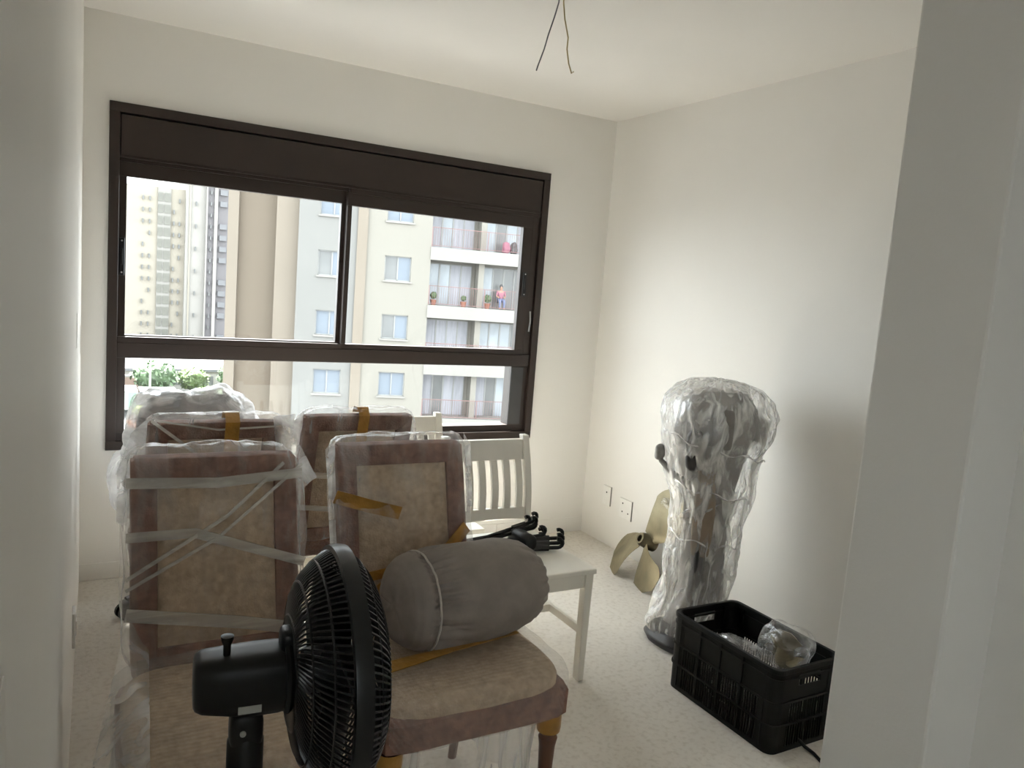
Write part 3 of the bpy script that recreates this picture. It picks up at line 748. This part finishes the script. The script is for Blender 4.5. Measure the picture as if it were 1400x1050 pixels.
prop = propeller('boat_propeller', 'brass three-bladed boat propeller leaning on the wall', (2.655, 3.10, .222), R(24), R(-8), [(R(216), .30), (R(304), .30), (R(64), .325)], .3, .265)
t = new(); blob(t, (2.745, 3.055, .395), (.05, .17, .11), 3, 10, .018, 16, 5, .012); obj('blade_film', t, 'film_clear', prop, smooth=True, angle=80)

def wrapped_part(label, loc, blades, seed, size):
    s = thing('wrapped_propeller', label, 'propeller', (0, 0, 0))
    hub = Vector(loc)
    for ang, L_, tilt in blades:
        t = new(); n_ = Vector((math.sin(tilt), 0, math.cos(tilt))); u_ = Vector((math.cos(tilt), 0, -math.sin(tilt))); v_ = Vector((0, 1, 0))
        blade_mesh(t, hub, u_, v_, n_, ang, L_, .12, .02); obj('blade', t, 'brass', s, smooth=True)
    t = new(); lathe(t, [(.016, -.03), (.03, -.03), (.034, .0), (.028, .035), (.016, .035)], 20, 'z', hub); obj('hub', t, 'brass_dark', s, smooth=True)
    t = new(); blob(t, size[0], size[1], 2.6, 16, .018, 12, seed, .016); obj('wrap_film', t, 'film_clear', s, smooth=True, angle=80)
wrapped_part('flat brass part in clear film inside the crate, beneath the upright one', (2.18, 1.96, .15), [(R(80), .15, .1), (R(200), .10, .1), (R(300), .10, -.05)], 3, ((2.205, 1.925, .122), (.225, .40, .235)))
wrapped_part('upright brass part in clear film inside the crate, poking above its rim', (2.245, 1.80, .255), [(R(180), .105, 1.45), (R(100), .08, .5), (R(-80), .08, .3)], 8, ((2.240, 1.80, .290), (.15, .17, .155)))

# ------------------------------------------------------------------ tall wrapped boat-engine-like bundle
def bundle():
    s = thing('wrapped_bundle', 'tall top-heavy machine wrapped in clear plastic film by the wall', 'bundle', (2.445, 2.47, 0), 0); s.scale = (.88, .88, 1.0)
    def prof_loft(rows, mat, nm, seed, amp, n=56, sub=4, p=2.6, fold=0.0, closed=True, crease=0.0):
        fine = []
        for a, b_ in zip(rows, rows[1:]):
            for k in range(sub): f = k/sub; f = f*f*(3-2*f)*.5+f*.5; fine.append([a[i]+(b_[i]-a[i])*f for i in range(5)])
        fine.append(rows[-1]); rings = []
        for z, cx, cy_, hx, hy in fine:
            rg = []
            for k in range(n):
                a = 2*math.pi*k/n; ca, sa = math.cos(a), math.sin(a); L = (abs(ca)**p+abs(sa)**p)**(1/p)
                d = amp*noise.noise(Vector((ca*2.2, sa*2.2, z*7))+Vector((seed, 0, 0)))+fold*abs(noise.noise(Vector((ca*6, sa*6, z*4))+Vector((0, seed, 0))))
                if crease: d += crease*(abs(noise.noise(Vector((ca*9+z*6, sa*9, z*9))))+abs(noise.noise(Vector((ca*5-z*9, sa*5+z*5, z*14+seed))))-.35)
                rg.append((cx+ca/L*hx+ca*d, cy_+sa/L*hy+sa*d, z+.4*d))
            rings.append(rg)
        t = new(); ring_loft(t, rings, closed); return obj(nm, t, mat, s, smooth=True, angle=80)
    # hard contents
    prof_loft([(0.0, -.13, -.02, .125, .15), (.03, -.13, -.02, .145, .165), (.065, -.12, -.02, .12, .14)], 'motor_dark', 'skid_foot', 1, .004)
    prof_loft([(.03, -.02, 0, .13, .12), (.20, .01, 0, .11, .11), (.45, .0, 0, .09, .09), (.62, .0, 0, .10, .10), (.80, -.01, 0, .15, .13), (.95, -.01, 0, .20, .16), (1.06, .0, 0, .20, .16), (1.13, 0, 0, .13, .11)], 'motor_grey', 'machine_body', 2, .02, fold=.01)
    t = new(); blob(t, (0, 0, 0), (.10, .05, .56), 8, 8, .006, 8, 3); o_ = obj('cardboard_strip', t, 'cardboard', s, smooth=True); o_.location = (-.112, -.098, .70); o_.rotation_euler = (0, 0, R(-45))
    t = new(); blob(t, (0, 0, 0), (.095, .05, .17), 8, 8, .006, 8, 4); o_ = obj('cowl_panel', t, 'motor_grey', s, smooth=True); o_.location = (-.115, -.165, .99); o_.rotation_euler = (0, 0, R(-45))
    t = new(); blob(t, (0, 0, 0), (.085, .07, .18), 3, 8, .006, 14, 5); o_ = obj('dark_opening', t, 'motor_dark', s, smooth=True); o_.location = (-.205, -.085, .885); o_.rotation_euler = (0, 0, R(-45))
    t = new(); blob(t, (0, 0, 0), (.05, .05, .075), 2.5, 8, .006, 30, 6); o_ = obj('tiller_knob', t, 'dust_grey', s, smooth=True); o_.location = (-.255, .105, .845); o_.rotation_euler = (0, 0, R(-45))
    t = new(); tube(t, [(-.255, .105, .86), (-.250, .095, .81), (-.215, .04, .76), (-.16, -.02, .72)], [.010, .013, .016, .02], 10); obj('tiller_arm', t, 'dust_grey', s, smooth=True)
    t = new(); blob(t, (.20, -.09, .97), (.10, .09, .12), 3, 6, .012, 18, 7); obj('side_lump', t, 'motor_grey', s, smooth=True)
    t = new(); blob(t, (-.12, -.09, .35), (.05, .05, .30), 5, 6, .006, 18, 8); obj('lower_strut', t, 'motor_dark', s, smooth=True)
    # film
    prof_loft([(.045, -.12, -.01, .120, .150), (.08, -.11, -.01, .135, .16), (.16, -.05, 0, .17, .15), (.30, -.01, 0, .165, .145), (.44, 0, 0, .175, .15), (.55, 0, 0, .17, .15), (.66, .005, 0, .20, .16), (.78, .0, 0, .235, .175), (.86, .0, 0, .25, .185), (.93, .015, 0, .285, .20), (1.02, .02, 0, .305, .21), (1.09, .01, 0, .275, .195), (1.14, .0, 0, .20, .16), (1.17, -.01, 0, .11, .10), (1.178, -.01, 0, .03, .03)], 'film_bundle', 'outer_film', 4, .026, n=150, sub=11, fold=.018, crease=.010)
    for z0, a0, a1, hx, hy, dz in ((.50, 150, 330, .185, .165, -.05), (.74, 170, 350, .225, .18, -.10), (.60, 190, 360, .19, .165, .16), (.95, 180, 320, .29, .21, -.12)):
        t = new(); pts = []
        for k in range(25):
            a = R(a0+(a1-a0)*k/24); pts.append((math.cos(a)*hx, math.sin(a)*hy, z0+dz*k/24+.01*math.sin(k*.9)))
        tube(t, pts, [.004+.002*math.sin(k*1.3) for k in range(25)], 6); obj('film_cord', t, 'film_white', s, smooth=True)
bundle()
# black cord end by the crate
b = new(); tube(b, [(2.19, 1.66, .03), (2.20, 1.635, .012), (2.205, 1.60, .006), (2.19, 1.56, .006), (2.16, 1.50, .006)], .006, 8)

# ------------------------------------------------------------------ wrapped office chair under the window
def office():
    c = thing('office_chair', 'office chair bundled in white plastic film below the window', 'chair', (.425, 3.56, 0), 0)
    t = new(); lathe(t, [(.03, .07), (.045, .09), (.04, .14), (.026, .15), (.026, .42), (.02, .44)], 18, 'z'); obj('gas_column', t, 'black_plastic', c, smooth=True)
    for k in range(5):
        a = R(180+22+72*k); d = Vector((math.cos(a), math.sin(a), 0))
        t = new(); tube(t, [d*.03+Vector((0, 0, .105)), d*.16+Vector((0, 0, .095)), d*.265+Vector((0, 0, .078))], [.026, .022, .017], 8); ar = obj('base_arm', t, 'black_plastic', c, smooth=True)
        pr = Vector((-d.y, d.x, 0))
        for sgn in (-1, 1):
            t = new(); ce = d*.272+pr*.017*sgn+Vector((0, 0, .031))
            ring_loft(t, [[ce+pr*h+(d*math.cos(2*math.pi*q/20)+Vector((0, 0, 1))*math.sin(2*math.pi*q/20))*r for q in range(20)] for h, r in ((-.011, .022), (-.008, .031), (.008, .031), (.011, .022))])
            obj('caster_wheel', t, 'black_plastic', ar, smooth=True, angle=50)
        t = new(); blob(t, d*.268+Vector((0, 0, .062)), (.05, .05, .035), 3, 4); obj('caster_hood', t, 'black_plastic', ar, smooth=True)
    t = new(); blob(t, (0, 0, .47), (.46, .45, .09), 4, 8, .006, 8, 2); obj('seat', t, 'office_fabric', c, smooth=True)
    t = new(); blob(t, (-.01, -.13, .74), (.43, .08, .46), 4, 8, .006, 8, 3, shear=-.08); obj('backrest', t, 'office_fabric', c, smooth=True)
    for s in (-1, 1):
        t = new(); tube(t, [(s*.20, .05, .46), (s*.245, .03, .55), (s*.245, -.02, .66), (s*.24, .1, .68)], .018, 8); obj('armrest', t, 'black_plastic', c, smooth=True)
    t = new(); blob(t, (-.01, -.14, .755), (.49, .17, .46), 4, 20, .022, 9, 5, .045, shear=-.06); obj('back_film', t, 'film_office', c, smooth=True, angle=80)
    t = new(); blob(t, (-.03, -.02, .58), (.56, .50, .30), 3, 18, .02, 9, 6, .03); obj('seat_film', t, 'film_white', c, smooth=True, angle=80)
office()
tag(obj('power_cord', b, 'black_plastic', smooth=True), 'thin black cord running from under the crate', 'cord')

# ------------------------------------------------------------------ outside: ground, street, apartment block, towers
ZG = -18.0
b = new(); bx(b, (-120, -120, ZG-.3), (140, 320, ZG)); struct('ground', b, 'asphalt')
b = new(); bx(b, (8, 100, ZG), (60, 127.5, ZG+.05)); struct('ground_lawn', b, 'lawn')

P0 = Vector((14.776, 37.486, 0)); U = Vector((.96771, -.25207, 0)); N = Vector((.25207, .96771, 0))
apt = thing('apartment_block', 'pale apartment block with shuttered windows and red-railed balconies', 'building', (P0.x, P0.y, ZG), math.atan2(U.y, U.x))
def hp(u0, u1, d0, d1, z0, z1, t): bx(t, (u0, d0, z0-ZG), (u1, d1, z1-ZG))     # block-local box: u along facade, d depth away from us
PIT = 2.98; rows = [-4, -3, -2, -1, 0, 1, 2]
def zrow(k): return 1.48+PIT*k                    # window sill height of row k
ZT, ZB = zrow(2)+2.2, ZG
t = new(); hp(-9.0, -6.68, 1.2, 14, ZB, ZT, t); obj('end_wall', t, 'facade_beige', apt)
t = new(); hp(-9.0, -8.5, .9, 1.3, ZB, ZT, t); obj('lit_edge_strip', t, 'facade_sand', apt)  # paler strip stands in for the lit edge of the end wall
t = new(); hp(-6.7, -5.6, .55, 14, ZB, ZT, t); obj('side_wall', t, 'facade_sand', apt)
for u0, u1, mt_, nm in ((-5.62, -2.76, 'facade_grey', 'facade_bay'), (-2.3, .98, 'facade_cream', 'facade_bay')):
    w0, w1 = (-4.63, -3.26) if u0 < -3 else (-1.34, .0)
    t = new(); hp(u0, w0, 0, 13, ZB, ZT, t); hp(w1, u1, 0, 13, ZB, ZT, t)
    zz = ZB
    for k in rows:
        hp(w0, w1, 0, 13, zz, zrow(k), t); zz = zrow(k)+1.24
    hp(w0, w1, 0, 13, zz, ZT, t); obj(nm, t, mt_, apt)
    for i, k in enumerate(rows):
        z = zrow(k)
        t = new(); e = .05
        hp(w0, w0+e, .10, .2, z, z+1.24, t); hp(w1-e, w1, .10, .2, z, z+1.24, t); hp(w0, w1, .10, .2, z, z+e, t); hp(w0, w1, .10, .2, z+1.24-e, z+1.24, t)
        hp((w0+w1)/2-.03, (w0+w1)/2+.03, .10, .2, z, z+1.24, t)
        wn_ = obj('window', t, 'window_alu', apt)
        t = new(); hp(w0-.08, w1+.08, -.08, .15, z-.09, z, t); obj('window_ledge', t, 'slab_white', wn_)
        mid = (w0+w1)/2; half_open = (u0 > -3 and k in (0, -1)) or (u0 < -3 and k == 0)
        t = new(); hp(w0+e, mid, .15, .17, z+e, z+1.19, t); obj('pane', t, 'pane_dark' if half_open else 'shutter_blue', wn_)
        t = new(); hp(mid, w1-e, .13, .16, z+e, z+1.19, t); obj('shutter', t, 'shutter_blue', wn_)
t = new(); hp(-2.78, -2.28, -.12, 13, ZB, ZT, t); obj('pilaster', t, 'facade_sand', apt)
# balcony bays, a recess 1.4 m deep with glazed doors, slab and red railing
UB = [(.98, 3.62), (3.92, 6.6), (6.9, 9.6)]
t = new(); hp(.9, 9.9, 1.4, 13, ZB, ZT, t); obj('balcony_rear_wall', t, 'facade_cream', apt)
t = new(); hp(9.6, 9.95, 0, 1.4, ZB, ZT, t); obj('end_pier', t, 'facade_cream', apt)
for ub in (3.62, 6.6):
    t = new(); hp(ub, ub+.30, .35, 1.4, ZB, ZT, t); obj('balcony_pier', t, 'facade_cream', apt)
rnd = random.Random(11)
for k in rows:
    zf = .38+PIT*k
    t = new(); hp(.95, 9.7, -.05, 1.42, zf-.66, zf, t); obj('balcony_slab', t, 'slab_white', apt)
    for i, (u0, u1) in enumerate(UB):
        n = 4; wd = (u1-u0-.3)/n
        for q in range(n):
            t = new(); a = u0+.12+wd*q; e = .04
            hp(a, a+e, 1.33, 1.40, zf, zf+2.2, t); hp(a+wd-e, a+wd, 1.33, 1.40, zf, zf+2.2, t); hp(a, a+wd, 1.33, 1.40, zf+2.14, zf+2.2, t)
            dd = obj('balcony_door', t, 'window_alu', apt)
            t = new(); hp(a+e, a+wd-e, 1.36, 1.38, zf, zf+2.14, t); obj('door_glass', t, rnd.choice(['door_pane', 'curtain', 'curtain', 'pane_dark']), dd)
        rl = new(); hp(u0-.02, u1+.28, .0, .03, zf+.985, zf+1.015, rl); hp(u0-.02, u1+.28, .0, .03, zf+.07, zf+.095, rl); hp(u0, u0+.03, 0, .03, zf, zf+.985, rl)
        nb = 24
        for q in range(nb): uu = u0+(u1+.28-u0)*(q+.5)/nb; hp(uu-.006, uu+.006, .01, .022, zf+.09, zf+.99, rl)
        obj('balcony_railing', rl, 'railing_red', apt)
t = new(); hp(-9.2, 10.1, -.3, 14, ZT, ZT+.6, t); obj('roof', t, 'slab_white', apt)
def aloc(u, d, z): q = P0+U*u+N*d; return (q.x, q.y, z)
def foliage(name, centre, size, n, seed, mat, lobes=9, parent=None):
    rr = random.Random(seed); t = new()
    for k in range(n):
        v = Vector((rr.gauss(0, 1), rr.gauss(0, 1), rr.gauss(0, 1))).normalized()*rr.uniform(.7, 1.0)*(1+.25*noise.noise(Vector((k, seed, 0))))
        p_ = Vector((centre[0]+v.x*size[0]/2, centre[1]+v.y*size[1]/2, centre[2]+v.z*size[2]/2))
        s_ = min(size)*rr.uniform(.05, .11); q1 = Vector((rr.uniform(-1, 1), rr.uniform(-1, 1), rr.uniform(-1, 1))).normalized(); q2 = q1.orthogonal().normalized()
        t.faces.new([t.verts.new(p_+q1*s_), t.verts.new(p_+q2*s_*.6), t.verts.new(p_-q1*s_), t.verts.new(p_-q2*s_*.6)])
    blob(t, centre, tuple(x*.82 for x in size), 2.2, 8, min(size)*.12, 5/min(size), seed)
    return obj(name, t, mat, parent)
def potted(label, u, z, h, grp=None):
    o_ = thing('potted_plant', label, 'plant', aloc(u, .35, z))
    q = new(); lathe(q, [(.12, 0), (.17, .28), (.14, .28)], 12); obj('pot', q, 'pot_clay', o_, smooth=True)
    foliage('foliage', (0, 0, .28+h/2), (h*.9, h*.9, h), 60, int(u*10), 'leaf_dark', parent=o_)
zf = .38
potted('potted plant at the corner of the balcony with the seated person', 1.30, zf, .45); potted('potted plant in clay pot midway along the balcony with the seated person', 2.9, zf, .35)
potted('bushy potted plant right beside the balcony pier', 4.2, zf, .5)
b = new(); blob(b, (0, 0, .29), (.42, .30, .60), 3, 10, .05, 5, 2, .05); pk = obj('cloth_bundle', b, 'pink_cloth', smooth=True); pk.location = aloc(5.02, .42, zf+PIT); tag(pk, 'pink cloth bundle standing on the topmost balcony', 'bundle')
b = new(); blob(b, (0, 0, .30), (.34, .30, .62), 3, 10, .05, 5, 3, .05); pk = obj('cloth_bundle', b, 'motor_dark', smooth=True); pk.location = aloc(5.46, .44, zf+PIT); tag(pk, 'dark cloth bundle beside the pink one on the topmost balcony', 'bundle')
def skin_chain(name, pts, edges, rad, mat, parent, root=0):
    me = bpy.data.meshes.new(name); me.from_pydata(pts, edges, []); me.materials.append(M[mat])
    o_ = bpy.data.objects.new(name, me); COL.objects.link(o_); o_.parent = parent
    o_.modifiers.new('skin', 'SKIN'); o_.modifiers.new('smooth', 'SUBSURF').levels = 2; o_.modifiers['smooth'].render_levels = 2
    for v, r in zip(me.skin_vertices[0].data, rad): v.radius = (r, r); v.use_root = False
    me.skin_vertices[0].data[root].use_root = True
    return o_
pe = thing('person', 'person in pink top and blue trousers seated on a balcony', 'person', aloc(5.02, .78, zf), math.atan2(U.y, U.x))
J = [(0, 0, .50), (0, .03, .72), (0, .04, .93), (0, .02, 1.03), (0, -.01, 1.12), (0, -.02, 1.24),
     (-.19, .03, .92), (-.25, -.05, .70), (-.12, -.24, .62), (.19, .03, .92), (.25, -.05, .70), (.12, -.24, .62),
     (-.09, -.02, .47), (-.12, -.42, .48), (-.12, -.40, .075), (-.12, -.52, .03), (.09, -.02, .47), (.12, -.42, .48), (.12, -.40, .075), (.12, -.52, .03)]
body = skin_chain('body', J, [(0, 1), (1, 2), (2, 3), (3, 4), (4, 5), (2, 6), (6, 7), (7, 8), (2, 9), (9, 10), (10, 11), (0, 12), (12, 13), (13, 14), (14, 15), (0, 16), (16, 17), (17, 18), (18, 19)],
     [.13, .13, .12, .05, .085, .075, .055, .042, .033, .055, .042, .033, .085, .065, .042, .035, .085, .065, .042, .035], 'skin_tone', pe)
skin_chain('shirt', [J[i] for i in (0, 1, 2, 6, 7, 9, 10)], [(0, 1), (1, 2), (2, 3), (3, 4), (2, 5), (5, 6)], [.15, .15, .14, .075, .06, .075, .06], 'pink_cloth', pe)
skin_chain('trousers', [J[i] for i in (0, 12, 13, 14, 16, 17, 18)], [(0, 1), (1, 2), (2, 3), (0, 4), (4, 5), (5, 6)], [.145, .10, .08, .058, .10, .08, .058], 'jeans_blue', pe)
t = new(); blob(t, (0, .050, 1.225), (.19, .18, .22), 2.4, 8, .012, 14, 2); obj('hair', t, 'motor_dark', pe, smooth=True)
for sx in (-.035, .035):
    t = new(); blob(t, (sx, -.100, 1.19), (.022, .015, .014), 2, 3); obj('eye', t, 'motor_dark', pe, smooth=True)
t = new(); blob(t, (0, -.108, 1.155), (.022, .03, .045), 2, 3); obj('nose', t, 'skin_tone', pe, smooth=True)
stl = thing('stool', 'low white stool under the person on the balcony', 'stool', aloc(5.02, .80, zf), math.atan2(U.y, U.x))
t = new(); bx(t, (-.19, -.19, .33), (.19, .19, .37)); obj('seat', t, 'slab_white', stl, bevel=.01)
for sx in (-.15, .15):
    for sy in (-.15, .15):
        t = new(); tube(t, [(sx*1.1, sy*1.1, 0), (sx, sy, .34)], .018, 6); obj('leg', t, 'slab_white', stl)

def tower(name, label, x0, x1, y0, y1, z1, mat, stripes=(), wins=(), z0=ZG):
    o_ = thing(name, label, 'building', ((x0+x1)/2, y0, z0))
    q = new(); bx(q, (x0-(x0+x1)/2, 0, 0), (x1-(x0+x1)/2, y1-y0, z1-z0)); obj('wall', q, mat, o_)
    for a, b_, m_ in stripes:
        q = new(); bx(q, (a-(x0+x1)/2, -.5, 0), (b_-(x0+x1)/2, .1, z1-z0)); obj('facade_stripe', q, m_, o_)
    for a, b_, h_, m_, step, skip in wins:
        q = new(); bx(q, (-(b_-a)/2, -.65, 0), ((b_-a)/2, .05, h_)); first = obj('window', q, m_, o_)
        first.location = ((a+b_)/2-(x0+x1)/2, 0, 2); zz = 2+step; k = 1
        while zz+h_ < z1-z0-1:
            if (k*7+skip) % 5 != 0 or skip == 0: copy_part(first, o_, ((a+b_)/2-(x0+x1)/2, 0, zz))
            zz += step; k += 1
    return o_
tower('apartment_tower', 'distant cream tower with a column of glazed balconies', 8.5, 21.3, 199, 215, 18.6, 'tower_cream',
      [(15.4, 18.2, 'slab_white')], [(15.5, 16.5, 1.9, 'tower_window', 2.62, 0), (16.8, 18.1, 1.9, 'tower_window', 2.62, 0), (18.7, 19.0, .9, 'pane_dark', 2.62, 1), (19.9, 20.2, .9, 'pane_dark', 2.62, 3), (12.2, 12.5, .9, 'pane_dark', 2.62, 2), (13.6, 13.9, .9, 'pane_dark', 2.62, 4)])
tower('slim_tower', 'distant slim white tower between the cream and violet ones', 21.3, 25.6, 197, 214, 34, 'tower_white', [(22.0, 22.3, 'tower_cream')], [(23.3, 23.55, .9, 'pane_dark', 5.2, 0)])
tower('violet_tower', 'distant violet-grey tower with a white vertical stripe', 25.6, 30.6, 196, 214, 34, 'tower_violet', [(27.3, 28.0, 'tower_white'), (25.5, 25.8, 'tower_white')], [(26.4, 26.7, .8, 'pane_dark', 2.62, 0), (28.5, 30.1, 1.2, 'steel_roof', 2.62, 3)])

def tree(label, x, y, z, h, w, mat, seed):
    o_ = thing('tree', label, 'tree', (x, y, z))
    q = new(); tube(q, [(0, 0, 0), (.1, 0, h*.3), (0, .1, h*.55)], [w*.06, w*.045, w*.03], 8); obj('trunk', q, 'bark', o_, smooth=True)
    foliage('crown', (0, 0, h*.62), (w, w, h*.75), 420, seed, mat, parent=o_)
tree('dark green tree below the cream tower', 9.4, 119.8, ZG, 5.6, 6.5, 'leaf_dark', 1)
tree('dark green tree beside the end wall of the apartment block', 21.0, 119, ZG, 6.0, 7, 'leaf_dark', 2)
tree('wide bright green tree beside the apartment block', 16.2, 107, ZG, 3.9, 8.2, 'leaf_light', 3)
tree('small light green tree by the end of the brick street wall', 14.6, 121, ZG, 4.6, 4.6, 'leaf_light', 4)
b = new(); blob(b, (0, 0, .8), (2.0, 2.0, 2.4), 2.2, 8, .3, 1.5, 7); sh = obj('shrub', b, 'leaf_yellow', smooth=True); sh.location = (6.5, 102.5, ZG); tag(sh, 'yellow-green round shrub above an orange barrier at the street', 'shrub')
b = new(); bx(b, (4.8, 98, ZG), (7.4, 98.3, ZG+1.3)); bx(b, (4.8, 97.9, ZG+1.3), (7.4, 98.4, ZG+1.5)); tag(obj('street_barrier', b, 'orange_paint'), 'orange barrier on the street below the shrub', 'barrier')
lo = thing('low_building', 'low white building with a grey roof behind the trees', 'building', (14, 138, ZG))
q = new(); bx(q, (-16, -10, 0), (26, 0, 3.0)); obj('wall', q, 'tower_white', lo)
q = new(); bx(q, (-16.3, -10.3, 3.0), (26.3, 0, 3.4)); obj('roof', q, 'steel_roof', lo)
for k in range(8):
    q = new(); bx(q, (-14+k*4.1, -10.06, .9), (-12+k*4.1, -9.96, 2.3)); obj('window', q, 'pane_dark', lo)
sw_ = thing('street_wall', 'long brick wall with pale coping along the street', 'wall', (1.5, 126.6, ZG))
q = new(); bx(q, (-16, 0, 0), (8.0, .4, 2.2)); obj('wall_face', q, 'brick_wall', sw_)
q = new(); bx(q, (-16, -.05, 2.2), (8.0, .45, 2.5)); obj('coping', q, 'slab_white', sw_)
sh_ = thing('shed', 'grey corrugated shed by the street', 'shed', (9.0, 110, ZG))
q = new(); bx(q, (-1.9, 0, 0), (2.2, 4, 2.4)); obj('shed_wall', q, 'steel_roof', sh_)
for k in range(5):
    q = new(); bx(q, (-1.9, -.05, .3+k*.42), (2.2, .02, .5+k*.42)); obj('wall_board', q, 'window_alu', sh_)
q = new(); bx(q, (-2.1, -.2, 2.4), (2.4, 4.2, 2.6)); obj('shed_roof', q, 'steel_roof', sh_)
tk = thing('delivery_truck', 'white and green delivery truck parked on the street', 'truck', (5.7, 106, ZG))
q = new(); bx(q, (-1.3, 0, .9), (.7, 5, 3.3)); obj('cargo_box', q, 'truck_white', tk)
q = new(); bx(q, (-.4, -.02, 1.2), (.5, .0, 3.1)); obj('cargo_panel', q, 'truck_green', tk)
q = new(); bx(q, (-1.2, 5, .6), (.6, 6.8, 2.7)); obj('cab', q, 'truck_white', tk)
for yy in (1.0, 4.0, 5.8):
    for xx in (-1.2, .4):
        q = new(); lathe(q, [(.45, 0), (.45, .25)], 18, 'x', (xx, yy, .45)); obj('wheel', q, 'black_plastic', tk)
pl = thing('street_pole', 'slim white street pole beside the truck', 'pole', (7.6, 104, ZG))
q = new(); lathe(q, [(.12, 0), (.09, 7.0)], 10); obj('shaft', q, 'pole_white', pl)
q = new(); tube(q, [(0, 0, 6.9), (.7, 0, 7.2), (1.5, 0, 7.1)], .08, 6); obj('lamp_arm', q, 'pole_white', pl)
gt = thing('swing_frame', 'white slanted frame posts in front of the green trees', 'frame', (10.9, 101.5, ZG))
q = new(); tube(q, [(.3, 0, 0), (1.9, 0, 3.4)], .11, 6); obj('slanted_post', q, 'pole_white', gt)
q = new(); tube(q, [(.3, 0, 0), (-.3, 0, 2.3)], .11, 6); obj('slanted_post', q, 'pole_white', gt)
